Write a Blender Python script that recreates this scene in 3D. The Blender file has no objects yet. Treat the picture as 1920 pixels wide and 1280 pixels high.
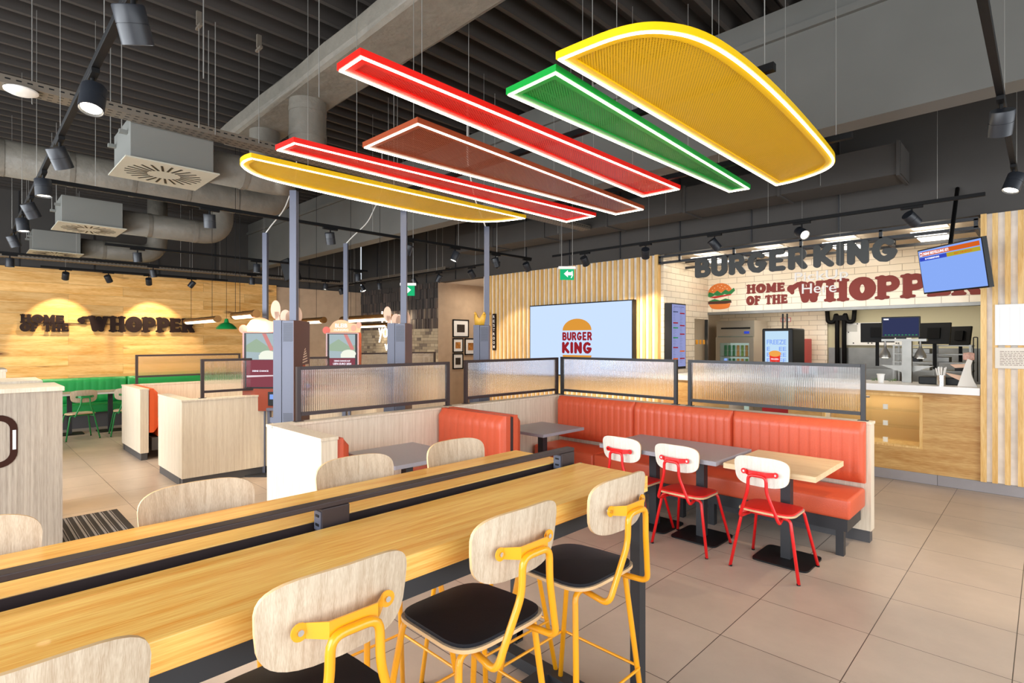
import bpy, math, random
from mathutils import Vector, Matrix
random.seed(7)
PI = math.pi
scn = bpy.context.scene
COL = scn.collection

# ------------------------------------------------------------------ camera
cam_d = bpy.data.cameras.new('camera'); cam = bpy.data.objects.new('camera', cam_d); COL.objects.link(cam)
cam_d.sensor_width = 36.0; cam_d.lens = 36.0*1020/1920; cam_d.shift_y = 1.0/1920
cam_d.clip_start = 0.05; cam_d.clip_end = 200
cam.location = (0, 0, 1.66); cam.rotation_euler = (PI/2, 0, math.radians(44.5-90))
scn.camera = cam

# ------------------------------------------------------------------ light
scn.view_settings.view_transform = 'Standard'; scn.view_settings.look = 'None'
scn.view_settings.gamma = 1; scn.view_settings.use_curve_mapping = False
scn.view_settings.exposure = 0.42
w = bpy.data.worlds.new('world'); scn.world = w; w.use_nodes = True
wn = w.node_tree.nodes; bg = wn['Background']
bg.inputs[0].default_value = (0.86, 0.93, 1.0, 1); bg.inputs[1].default_value = 0.7
DAY = 270; SPOT = 70

def area(name, loc, direction, sx, sy, power, col=(1, 1, 1)):
    l = bpy.data.lights.new(name, 'AREA'); l.shape = 'RECTANGLE'; l.size = sx; l.size_y = sy
    l.energy = power; l.color = col
    o = bpy.data.objects.new(name, l); COL.objects.link(o); o.location = loc
    o.rotation_euler = Vector(direction).to_track_quat('-Z', 'Y').to_euler()
    return o
# daylight arriving through the glazed fronts behind and to the left of the camera
area('daylight_left', (-3.6, 5.0, 1.9), (1, 0, -0.40), 13, 3.4, DAY*3.3, (0.90, 0.95, 1.0))
area('daylight_rear', (2.5, -3.6, 1.9), (0, 1, -0.40), 10, 3.4, DAY*1.0, (0.92, 0.96, 1.0))

# ------------------------------------------------------------------ helpers
def s2l(c):
    return c/12.92 if c <= 0.04045 else ((c+0.055)/1.055)**2.4
def rgb(h):
    return tuple(s2l(int(h[i:i+2], 16)/255) for i in (0, 2, 4)) + (1,)

class MB:
    def __init__(s): s.v = []; s.f = []; s.m = []; s.sm = []
    def add(s, vs, fs, mi=0, smooth=False, M=None):
        b = len(s.v)
        s.v += [tuple(M @ Vector(v)) if M else tuple(v) for v in vs]
        for f in fs: s.f.append([b+i for i in f]); s.m.append(mi); s.sm.append(smooth)
    def box(s, x0, x1, y0, y1, z0, z1, mi=0, M=None):
        if x0 > x1: x0, x1 = x1, x0
        if y0 > y1: y0, y1 = y1, y0
        if z0 > z1: z0, z1 = z1, z0
        s.add([(x0,y0,z0),(x1,y0,z0),(x1,y1,z0),(x0,y1,z0),(x0,y0,z1),(x1,y0,z1),(x1,y1,z1),(x0,y1,z1)],
              [(0,3,2,1),(4,5,6,7),(0,1,5,4),(1,2,6,5),(2,3,7,6),(3,0,4,7)], mi, M=M)
        return s
    def prism(s, poly, z0, z1, mi=0, M=None, smooth=False):
        n = len(poly)
        a = sum(poly[i][0]*poly[(i+1) % n][1]-poly[(i+1) % n][0]*poly[i][1] for i in range(n))
        if a < 0: poly = poly[::-1]
        vs = [(p[0], p[1], z0) for p in poly]+[(p[0], p[1], z1) for p in poly]
        s.add(vs, [list(range(n))[::-1], list(range(n, 2*n))], mi, M=M)
        s.add(vs, [(i, (i+1) % n, n+(i+1) % n, n+i) for i in range(n)], mi, smooth, M=M)
        return s
    def lathe(s, prof, seg=20, mi=0, M=None, smooth=True):
        vs = []; fs = []
        src = prof; prof = [src[0]]
        for i in range(1, len(src)-1):
            a, b, c = src[i-1], src[i], src[i+1]
            t1 = math.atan2(b[1]-a[1], b[0]-a[0]); t2 = math.atan2(c[1]-b[1], c[0]-b[0])
            prof.append(b)
            if abs((t2-t1+PI) % (2*PI)-PI) > .6: prof.append(b)
        prof.append(src[-1])
        for r, z in prof:
            for k in range(seg):
                a = 2*PI*k/seg; vs.append((r*math.cos(a), r*math.sin(a), z))
        for i in range(len(prof)-1):
            if prof[i] == prof[i+1]: continue
            for k in range(seg):
                k2 = (k+1) % seg
                fs.append((i*seg+k, i*seg+k2, (i+1)*seg+k2, (i+1)*seg+k))
        s.add(vs, fs, mi, smooth, M=M)
        n = len(prof)
        s.add(vs[:seg], [list(range(seg))[::-1]], mi, M=M); s.add(vs[(n-1)*seg:], [list(range(seg))], mi, M=M)
        return s
    def cyl(s, p, q, r, seg=12, mi=0, r2=None):
        p = Vector(p); q = Vector(q); d = q-p
        M = Matrix.Translation(p) @ d.to_track_quat('Z', 'Y').to_matrix().to_4x4()
        return s.lathe([(r, 0), (r if r2 is None else r2, d.length)], seg, mi, M)
    def tube(s, pts, r, seg=10, mi=0, bend=0.04, closed=False, bseg=5):
        P = [Vector(p) for p in pts]; out = []
        n = len(P)
        for i in range(n):
            if not closed and i in (0, n-1): out.append(P[i]); continue
            a, b, c = P[(i-1) % n], P[i], P[(i+1) % n]
            l1 = (a-b).length; l2 = (c-b).length; t = min(bend, l1*.48, l2*.48)
            p0 = b+(a-b)*(t/l1); p1 = b+(c-b)*(t/l2)
            for k in range(bseg+1):
                u = k/bseg; out.append(p0*(1-u)**2+b*2*u*(1-u)+p1*u*u)
        m = len(out); vs = []; fs = []; up = None
        for i in range(m):
            if closed: t = (out[(i+1) % m]-out[(i-1) % m])
            else: t = (out[min(i+1, m-1)]-out[max(i-1, 0)])
            t.normalize()
            if up is None:
                up = Vector((0, 0, 1)) if abs(t.z) < .9 else Vector((1, 0, 0))
            x = up.cross(t).normalized(); up = t.cross(x).normalized()
            for k in range(seg):
                a = 2*PI*k/seg; vs.append(tuple(out[i]+x*math.cos(a)*r+up*math.sin(a)*r))
        for i in range(m if closed else m-1):
            j = (i+1) % m
            for k in range(seg):
                k2 = (k+1) % seg; fs.append((i*seg+k, i*seg+k2, j*seg+k2, j*seg+k))
        if not closed: fs.append(list(range(seg))[::-1]); fs.append([(m-1)*seg+k for k in range(seg)])
        s.add(vs, fs, mi, True); return s
    def build(s, name, mats, parent=None, bevel=0, bseg=2, kind=None):
        me = bpy.data.meshes.new(name); me.from_pydata(s.v, [], s.f)
        if not isinstance(mats, (list, tuple)): mats = [mats]
        for m in mats: me.materials.append(m)
        for p, mi, sm in zip(me.polygons, s.m, s.sm): p.material_index = mi; p.use_smooth = sm
        me.update()
        o = bpy.data.objects.new(name, me); COL.objects.link(o)
        if parent:
            o.parent = parent
            o.matrix_parent_inverse = parent_world(parent).inverted()
        if bevel:
            b = o.modifiers.new('bevel', 'BEVEL'); b.width = bevel; b.segments = bseg; b.limit_method = 'ANGLE'
            b.angle_limit = math.radians(50)
        if kind: o['kind'] = kind
        return o

def parent_world(p):
    M = Matrix.LocRotScale(p.location, p.rotation_euler, p.scale)
    if p.parent: M = parent_world(p.parent) @ p.matrix_parent_inverse @ M
    return M

def tag(o, label, cat, group=None):
    o['label'] = label; o['category'] = cat
    if group: o['group'] = group
    return o
def thing(name, label, cat, loc=(0, 0, 0), group=None):
    o = bpy.data.objects.new(name, None); COL.objects.link(o); o.empty_display_size = .1
    o.location = loc
    return tag(o, label, cat, group)
def children(o): return [c for c in COL.objects if c.parent == o]
def dup(root, loc, rz, label, group=None):
    def rec(o, par):
        c = o.copy(); COL.objects.link(c)
        if par: c.parent = par; c.matrix_parent_inverse = o.matrix_parent_inverse.copy()
        for ch in kids[o.name]: rec(ch, c)
        return c
    kids = {}
    allo = list(COL.objects)
    for o in allo: kids.setdefault(o.name, [])
    for o in allo:
        if o.parent: kids.setdefault(o.parent.name, []).append(o)
    c = rec(root, None); c.location = loc; c.rotation_euler = (0, 0, rz); c['label'] = label
    if group: c['group'] = group
    return c
def part(name, mats, parent, *boxes, bevel=0, kind=None):
    m = MB()
    for b in boxes: m.box(*b)
    return m.build(name, mats, parent, bevel, kind=kind)

# ------------------------------------------------------------------ materials
def nmat(name):
    m = bpy.data.materials.new(name); m.use_nodes = True
    nt = m.node_tree; return m, nt, nt.nodes, nt.links, nt.nodes['Principled BSDF']
def plain(name, col, rough=.5, metal=0, noise=0, bump=0, scale=20, emit=0, spec=None, coat=0):
    m, nt, N, L, P = nmat(name)
    c = rgb(col) if isinstance(col, str) else col
    P.inputs['Base Color'].default_value = c; P.inputs['Roughness'].default_value = rough
    P.inputs['Metallic'].default_value = metal
    if coat: P.inputs['Coat Weight'].default_value = coat
    if spec is not None: P.inputs['Specular IOR Level'].default_value = spec
    if emit: P.inputs['Emission Color'].default_value = c; P.inputs['Emission Strength'].default_value = emit
    if noise or bump:
        tc = N.new('ShaderNodeTexCoord'); nz = N.new('ShaderNodeTexNoise'); nz.inputs['Scale'].default_value = scale
        nz.inputs['Detail'].default_value = 6
        L.new(tc.outputs['Object'], nz.inputs['Vector'])
        if noise:
            r = N.new('ShaderNodeValToRGB'); e = r.color_ramp.elements
            e[0].position = .3; e[1].position = .7
            e[0].color = tuple(x*(1-noise) for x in c[:3])+(1,); e[1].color = tuple(min(1, x*(1+noise)) for x in c[:3])+(1,)
            L.new(nz.outputs['Fac'], r.inputs['Fac']); L.new(r.outputs['Color'], P.inputs['Base Color'])
        if bump:
            b = N.new('ShaderNodeBump'); b.inputs['Strength'].default_value = bump; b.inputs['Distance'].default_value = .02
            L.new(nz.outputs['Fac'], b.inputs['Height']); L.new(b.outputs['Normal'], P.inputs['Normal'])
    return m
def swz(N, L, axes):
    """object coordinates with the chosen axes moved to x, y, z"""
    tc = N.new('ShaderNodeTexCoord'); sp = N.new('ShaderNodeSeparateXYZ'); cb = N.new('ShaderNodeCombineXYZ')
    L.new(tc.outputs['Object'], sp.inputs[0])
    for i, a in enumerate(axes): L.new(sp.outputs['XYZ'.index(a)], cb.inputs[i])
    return cb.outputs[0]
def wood(name, dark, light, axes='XYZ', stretch=(1.2, 14, 14), rough=.45, fine=.5, knots=0, planks=None, coat=0, bump=.15):
    """grain runs along the first axis; planks=(length, width) adds a board pattern in the first two axes"""
    m, nt, N, L, P = nmat(name)
    v = swz(N, L, axes)
    src = v
    if planks:
        br = N.new('ShaderNodeTexBrick'); br.offset = .37; br.squash = 1
        br.inputs['Color1'].default_value = (0, 0, 0, 1); br.inputs['Color2'].default_value = (1, 1, 1, 1)
        br.inputs['Mortar'].default_value = (.5, .5, .5, 1); br.inputs['Scale'].default_value = 1
        br.inputs['Brick Width'].default_value = planks[0]; br.inputs['Row Height'].default_value = planks[1]
        br.inputs['Mortar Size'].default_value = .0012
        L.new(v, br.inputs['Vector'])
        ml = N.new('ShaderNodeVectorMath'); ml.operation = 'MULTIPLY_ADD'
        cc = N.new('ShaderNodeCombineXYZ')
        for i in range(3): L.new(br.outputs['Color'], cc.inputs[i])
        ml.inputs[1].default_value = (3.7, 5.1, 9.3)
        L.new(cc.outputs[0], ml.inputs[0]); L.new(v, ml.inputs[2]); src = ml.outputs[0]
    mp = N.new('ShaderNodeMapping'); mp.inputs['Scale'].default_value = stretch; L.new(src, mp.inputs['Vector'])
    n1 = N.new('ShaderNodeTexNoise'); n1.inputs['Scale'].default_value = 1; n1.inputs['Detail'].default_value = 5
    n1.inputs['Distortion'].default_value = .6; L.new(mp.outputs[0], n1.inputs['Vector'])
    mp2 = N.new('ShaderNodeMapping'); mp2.inputs['Scale'].default_value = tuple(x*6 for x in stretch); L.new(src, mp2.inputs['Vector'])
    n2 = N.new('ShaderNodeTexNoise'); n2.inputs['Scale'].default_value = 1.5; n2.inputs['Detail'].default_value = 3
    L.new(mp2.outputs[0], n2.inputs['Vector'])
    mx = N.new('ShaderNodeMix'); mx.data_type = 'FLOAT'; mx.inputs[0].default_value = fine
    L.new(n1.outputs['Fac'], mx.inputs[2]); L.new(n2.outputs['Fac'], mx.inputs[3])
    fac = mx.outputs[0]
    r = N.new('ShaderNodeValToRGB'); r.color_ramp.elements[0].position = .36; r.color_ramp.elements[1].position = .62
    r.color_ramp.elements[0].color = rgb(dark); r.color_ramp.elements[1].color = rgb(light)
    L.new(fac, r.inputs['Fac']); col = r.outputs['Color']
    if planks:
        h = N.new('ShaderNodeHueSaturation')
        mr = N.new('ShaderNodeMapRange'); mr.inputs[3].default_value = .82; mr.inputs[4].default_value = 1.12
        L.new(br.outputs['Color'], mr.inputs[0]); L.new(mr.outputs[0], h.inputs['Value']); L.new(col, h.inputs['Color'])
        mm = N.new('ShaderNodeMix'); mm.data_type = 'RGBA'; mm.inputs[7].default_value = rgb('6b4a26')
        L.new(br.outputs['Fac'], mm.inputs[0]); L.new(h.outputs['Color'], mm.inputs[6]); col = mm.outputs[2]
    if knots:
        mp3 = N.new('ShaderNodeMapping'); mp3.inputs['Scale'].default_value = (1.3*knots, 4.2*knots, 1); L.new(src, mp3.inputs['Vector'])
        vo = N.new('ShaderNodeTexVoronoi'); vo.inputs['Scale'].default_value = 1; L.new(mp3.outputs[0], vo.inputs['Vector'])
        ad = N.new('ShaderNodeMath'); ad.operation = 'MULTIPLY_ADD'; ad.inputs[1].default_value = .14
        L.new(n2.outputs['Fac'], ad.inputs[0]); L.new(vo.outputs['Distance'], ad.inputs[2])
        rr = N.new('ShaderNodeMapRange'); rr.inputs[1].default_value = .10; rr.inputs[2].default_value = .26
        rr.inputs[3].default_value = 1; rr.inputs[4].default_value = 0
        L.new(ad.outputs[0], rr.inputs[0])
        mk = N.new('ShaderNodeMix'); mk.data_type = 'RGBA'; mk.inputs[7].default_value = rgb('7a4c1e')
        L.new(rr.outputs[0], mk.inputs[0]); L.new(col, mk.inputs[6]); col = mk.outputs[2]
    L.new(col, P.inputs['Base Color']); P.inputs['Roughness'].default_value = rough
    if coat: P.inputs['Coat Weight'].default_value = coat
    if bump:
        b = N.new('ShaderNodeBump'); b.inputs['Strength'].default_value = bump; b.inputs['Distance'].default_value = .002
        L.new(fac, b.inputs['Height']); L.new(b.outputs['Normal'], P.inputs['Normal'])
    return m
def tiles(name, axes, bw, bh, offset, c1, c2, mortar, msize, rough=.3, loc=(0, 0, 0), bump=.4, cloud=.12, cscale=1.5, jitter=0):
    m, nt, N, L, P = nmat(name)
    v = swz(N, L, axes)
    mp = N.new('ShaderNodeMapping'); mp.inputs['Location'].default_value = loc; L.new(v, mp.inputs['Vector'])
    br = N.new('ShaderNodeTexBrick'); br.offset = offset; br.inputs['Scale'].default_value = 1
    br.inputs['Color1'].default_value = rgb(c1); br.inputs['Color2'].default_value = rgb(c2); br.inputs['Mortar'].default_value = rgb(mortar)
    br.inputs['Brick Width'].default_value = bw; br.inputs['Row Height'].default_value = bh; br.inputs['Mortar Size'].default_value = msize
    br.inputs['Mortar Smooth'].default_value = .1
    L.new(mp.outputs[0], br.inputs['Vector'])
    nz = N.new('ShaderNodeTexNoise'); nz.inputs['Scale'].default_value = cscale; nz.inputs['Detail'].default_value = 8; nz.inputs['Roughness'].default_value = .65
    L.new(v, nz.inputs['Vector'])
    mr = N.new('ShaderNodeMapRange'); mr.inputs[1].default_value = .3; mr.inputs[2].default_value = .7
    mr.inputs[3].default_value = 1-cloud; mr.inputs[4].default_value = 1+cloud; L.new(nz.outputs['Fac'], mr.inputs[0])
    h = N.new('ShaderNodeHueSaturation'); L.new(mr.outputs[0], h.inputs['Value']); L.new(br.outputs['Color'], h.inputs['Color'])
    L.new(h.outputs['Color'], P.inputs['Base Color']); P.inputs['Roughness'].default_value = rough
    b = N.new('ShaderNodeBump'); b.inputs['Strength'].default_value = bump; b.inputs['Distance'].default_value = .004; b.invert = True
    L.new(br.outputs['Fac'], b.inputs['Height']); L.new(b.outputs['Normal'], P.inputs['Normal'])
    return m
def meshmetal(name, col):
    """expanded metal: a sheet with staggered oval holes"""
    m, nt, N, L, P = nmat(name)
    P.inputs['Base Color'].default_value = rgb(col); P.inputs['Roughness'].default_value = .45
    tc = N.new('ShaderNodeTexCoord'); sp = N.new('ShaderNodeSeparateXYZ'); L.new(tc.outputs['Object'], sp.inputs[0])
    def mth(op, a, b=None):
        n = N.new('ShaderNodeMath'); n.operation = op
        for i, x in enumerate((a, b)):
            if x is None: continue
            if isinstance(x, (int, float)): n.inputs[i].default_value = x
            else: L.new(x, n.inputs[i])
        return n.outputs[0]
    px, py = .024, .016
    def oval(ox, oy):
        fx = mth('SUBTRACT', mth('FRACT', mth('ADD', mth('DIVIDE', sp.outputs[0], px), ox+50)), .5)
        fy = mth('SUBTRACT', mth('FRACT', mth('ADD', mth('DIVIDE', sp.outputs[1], py), oy+50)), .5)
        fx = mth('MULTIPLY', fx, 1/.28); fy = mth('MULTIPLY', fy, 1/.18)
        return mth('ADD', mth('MULTIPLY', fx, fx), mth('MULTIPLY', fy, fy))
    d = mth('MINIMUM', oval(0, 0), oval(.5, .5))
    hole = mth('LESS_THAN', d, 1.0)
    tr = N.new('ShaderNodeBsdfTransparent'); mx = N.new('ShaderNodeMixShader')
    L.new(hole, mx.inputs[0]); L.new(P.outputs[0], mx.inputs[1]); L.new(tr.outputs[0], mx.inputs[2])
    L.new(mx.outputs[0], N['Material Output'].inputs['Surface'])
    return m
def glow(name, col, strength):
    m, nt, N, L, P = nmat(name)
    e = N.new('ShaderNodeEmission'); e.inputs[0].default_value = rgb(col) if isinstance(col, str) else col
    e.inputs[1].default_value = strength; L.new(e.outputs[0], N['Material Output'].inputs['Surface']); return m
def glass(name, rough=.0, col=(1, 1, 1, 1), clear=.5, ior=1.3):
    m, nt, N, L, P = nmat(name)
    P.inputs['Base Color'].default_value = col; P.inputs['Roughness'].default_value = rough
    P.inputs['Transmission Weight'].default_value = 1; P.inputs['IOR'].default_value = ior
    tr = N.new('ShaderNodeBsdfTransparent'); tr.inputs[0].default_value = col
    mx = N.new('ShaderNodeMixShader'); mx.inputs[0].default_value = clear
    L.new(P.outputs[0], mx.inputs[1]); L.new(tr.outputs[0], mx.inputs[2]); L.new(mx.outputs[0], N['Material Output'].inputs['Surface'])
    return m

M = {}
M['oak_top'] = wood('oak_worktop', 'ec9c38', 'ffd172', 'XYZ', (.9, 22, 22), .38, .45, coat=.1)
M['oak_wall'] = wood('oak_planks', 'd99c48', 'f6c780', 'XZY', (1.1, 9, 9), .6, .35, knots=.9, planks=(2.4, .2))
M['oak_counter'] = wood('oak_counter', 'c08a45', 'e2b876', 'YZX', (1.2, 10, 10), .5, .4, knots=.5, planks=(9, 1.2))
M['slat'] = wood('slat_oak', 'd6a456', 'f2cd8c', 'ZYX', (1.2, 20, 20), .5, .4)
M['pale'] = wood('pale_laminate', 'cdbda6', 'e6dac6', 'ZXY', (1.1, 55, 55), .5, .5, bump=.05)
M['grey_lam'] = wood('grey_oak_laminate', '8f8172', 'b8aa99', 'ZXY', (1.1, 60, 60), .5, .5, bump=.05)
M['chair_oak'] = wood('pale_oak_ply', 'b8a186', 'd8c7ae', 'ZXY', (1.5, 70, 70), .5, .5, bump=.1)
M['chair_white'] = wood('white_oak_ply', 'd9d6c8', 'efece0', 'ZXY', (1.5, 60, 60), .5, .5, bump=.05)
M['ply'] = plain('ply_edge', 'e2bd8c', .5)
M['anth'] = plain('anthracite_metal', '2f3033', .45, .2)
M['brown_metal'] = plain('dark_bronze_metal', '3b3030', .42, .2)
M['post_grey'] = plain('blue_grey_metal', '5a5d6c', .42, .2)
M['kiosk_brown'] = plain('brown_panel', '5c3a33', .5)
M['black'] = plain('black_satin', '0f1012', .45, spec=.3)
M['blackm'] = plain('black_track', '0b0b0c', .6, spec=.2)
M['steel'] = plain('brushed_steel', '807e79', .4, 1, noise=.08, scale=8)
M['fridge_steel'] = plain('fridge_steel', 'bdb4a4', .35, .5)
M['lamp_steel'] = plain('lamp_steel', '8c8a86', .3, .6)
M['chrome'] = plain('chrome', 'd8d8d8', .12, 1)
M['yellow'] = plain('yellow_tube', 'f2a516', .28, 0, coat=.3)
M['redm'] = plain('red_tube', 'e2161a', .3, 0, coat=.3)
M['greenm'] = plain('green_tube', '179048', .3, 0, coat=.3)
M['blackpad'] = plain('black_vinyl', '1b1d24', .45, spec=.3, bump=.05, scale=300)
M['redpad'] = plain('red_pad', 'e0180f', .4, bump=.05, scale=300)
M['leather'] = plain('orange_red_leather', 'cf5838', .38, noise=.05, bump=.08, scale=120)
M['leather_o'] = plain('orange_leather', 'e8602c', .4, bump=.08, scale=120)
M['leather_g'] = plain('green_leather', '1f9a4c', .4, bump=.08, scale=120)
M['grey_top'] = plain('grey_laminate', '97939a', .35, noise=.04, scale=60)
M['white_top'] = plain('white_laminate', 'd9d4cc', .4)
M['light_top'] = wood('light_wood_top', 'dcb98b', 'f0d5ad', 'YXZ', (1.2, 40, 40), .45, .5, bump=.05)
M['deck'] = plain('dark_roof_deck', '37322e', .7)
M['beam'] = plain('grey_painted_beam', '605f5a', .6, noise=.06, scale=2)
M['duct'] = plain('wrapped_duct', '716c62', .55, noise=.08, bump=.8, scale=7)
M['ductbox'] = plain('grey_sheet_metal', '787974', .5, .1)
M['wallgrey'] = plain('dark_grey_wall', '44413e', .7, noise=.05, scale=3)
M['plaster'] = plain('sand_plaster', 'bfa58a', .8, noise=.08, bump=.1, scale=5)
M['concrete'] = plain('concrete_panel', 'ece6de', .7, noise=.14, bump=.05, scale=6)
M['tray'] = plain('galvanised_tray', '766d61', .5, .4)
M['white'] = plain('white_paint', 'ece8e0', .5)
M['cream'] = plain('kitchen_wall', 'cfc6a4', .6)
M['ceilwhite'] = plain('ceiling_board', 'd6c4ac', .8)
M['stone'] = plain('white_stone', 'f0ecea', .3)
M['plinth'] = plain('grey_plinth', '4b4a4c', .5)
M['tile_plinth'] = tiles('grey_tile_plinth', 'YZX', .9, 1, 0, '9b9698', '8f8b8d', '5b5654', .003, .5, cloud=.08)
M['floor'] = tiles('beige_floor_tile', 'YXZ', .6, .6, 0, 'b3a293', 'bcaa9a', '35281f', .0022, .33, loc=(-.12, -.03, 0), bump=.15, cloud=.11, cscale=1.7)
M['metro_x'] = tiles('cream_metro_tile_front', 'YZX', .30, .10, .5, 'f3e6d0', 'efe0c8', 'b9a890', .004, .18, bump=.6, cloud=.02)
M['metro_y'] = tiles('cream_metro_tile_side', 'XZY', .30, .10, .5, 'f3e6d0', 'efe0c8', 'b9a890', .004, .18, bump=.6, cloud=.02)
M['led'] = glow('led_strip', (1, .90, .68, 1), 9)
M['lens'] = glow('lamp_lens', (1, .88, .68, 1), 10)
M['panel_lamp'] = glow('ceiling_panel_lamp', (1, .93, .8, 1), 5)
M['tube_lamp'] = glow('tube_diffuser', (1, .82, .55, 1), 4)
M['neon'] = glow('neon_tube', (1, .84, .62, 1), 6)
M['brass'] = plain('brass', '8a6236', .35, .8)
M['sign_brown'] = plain('dark_brown_letters', '22130f', .7, spec=.2)
M['sign_dark'] = plain('anthracite_letters', '3f4140', .6)
M['red_brown'] = plain('red_brown_print', '7c2418', .6)
M['tray_icon'] = plain('dark_brown_print', '35190f', .7, spec=.2)
M['glass'] = glass('clear_glass', 0, (.985, .995, .99, 1), .8)
M['ribbed'] = glass('ribbed_glass', .06, (.98, .98, .97, 1), .18, 1.4)
M['mat_dark'] = plain('mat_rubber', '2b2626', .8)
M['mat_light'] = plain('mat_fibre', '8d8888', .9, noise=.2, scale=200)
M['paper'] = plain('paper', 'f4f2ee', .7)
M['red'] = plain('bright_red', 'c4161c', .4)
M['darkpic'] = plain('photo_dark', '3a322c', .5, noise=.6, scale=30)
M['warmpic'] = plain('photo_food', 'b5793c', .5, noise=.6, scale=25)
M['sky_screen'] = glow('screen_pale_blue', 'b9cdee', .95)
M['screen_blue'] = glow('screen_blue', '7f9fe4', .9)
M['scr_orange'] = glow('screen_orange', 'c65a1e', .9)
M['scr_ylw'] = glow('screen_mustard', 'a99a2c', .9)
M['scr_navy'] = glow('screen_navy', '3346b4', .9)
M['scr_red'] = glow('screen_maroon', '8e2128', .9)
M['scr_bun'] = glow('screen_bun', 'c98a35', .95)
M['scr_white'] = glow('screen_white', 'f4f4ff', 1.0)
M['scr_menu'] = glow('screen_menu', '8e94c4', .8)
M['scr_grey'] = glow('screen_text_grey', '555a7a', .8)
M['scr_green'] = glow('screen_green', '3c8a5a', .8)
M['scr_dark'] = glow('screen_dark_blue', '3a4064', .6)
M['exit_green'] = glow('exit_green', '1fa56a', 1.0)
M['exit_white'] = glow('exit_white', 'f4fff8', 1.2)
M['wire'] = plain('steel_wire', 'a8a6a0', .4, .6)
M['cable'] = plain('white_cable', 'e6e2da', .5)
for k, c in dict(yellow='f3c400', green='0a9c38', red='ee1608', brown='96401e').items():
    M['p_'+k] = plain(k+'_panel_paint', c, .4)
    M['m_'+k] = meshmetal(k+'_expanded_metal', c)

# ------------------------------------------------------------------ lettering
def arc(cx, cy, rx, ry, a0, a1, n=9):
    return [(cx+rx*math.cos(math.radians(a0+(a1-a0)*i/n)), cy+ry*math.sin(math.radians(a0+(a1-a0)*i/n))) for i in range(n+1)]
def stroke(pts, wd, closed=False, cap=True):
    """2D thick line -> list of convex polygons"""
    out = []; n = len(pts); L_ = []; R_ = []
    ws = wd if isinstance(wd, (list, tuple)) else [wd]*n
    for i in range(n):
        a = pts[(i-1) % n] if closed else pts[max(i-1, 0)]; b = pts[(i+1) % n] if closed else pts[min(i+1, n-1)]
        dx, dy = b[0]-a[0], b[1]-a[1]; l = math.hypot(dx, dy) or 1
        nx, ny = -dy/l*ws[i]/2, dx/l*ws[i]/2
        L_.append((pts[i][0]+nx, pts[i][1]+ny)); R_.append((pts[i][0]-nx, pts[i][1]-ny))
    for i in range(n if closed else n-1):
        j = (i+1) % n; out.append([L_[i], R_[i], R_[j], L_[j]])
    def disc(p, r): return [(p[0]+r*math.cos(2*PI*k/14), p[1]+r*math.sin(2*PI*k/14)) for k in range(14)]
    if cap and not closed: out += [disc(pts[0], ws[0]/2), disc(pts[-1], ws[-1]/2)]
    if n > 2 and not closed:
        for i in range(1, n-1):
            a, b, c = pts[i-1], pts[i], pts[i+1]
            a1 = math.atan2(b[1]-a[1], b[0]-a[0]); a2 = math.atan2(c[1]-b[1], c[0]-b[0])
            if abs((a2-a1+PI) % (2*PI)-PI) > .5: out.append(disc(b, ws[i]/2))
    return out
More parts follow.
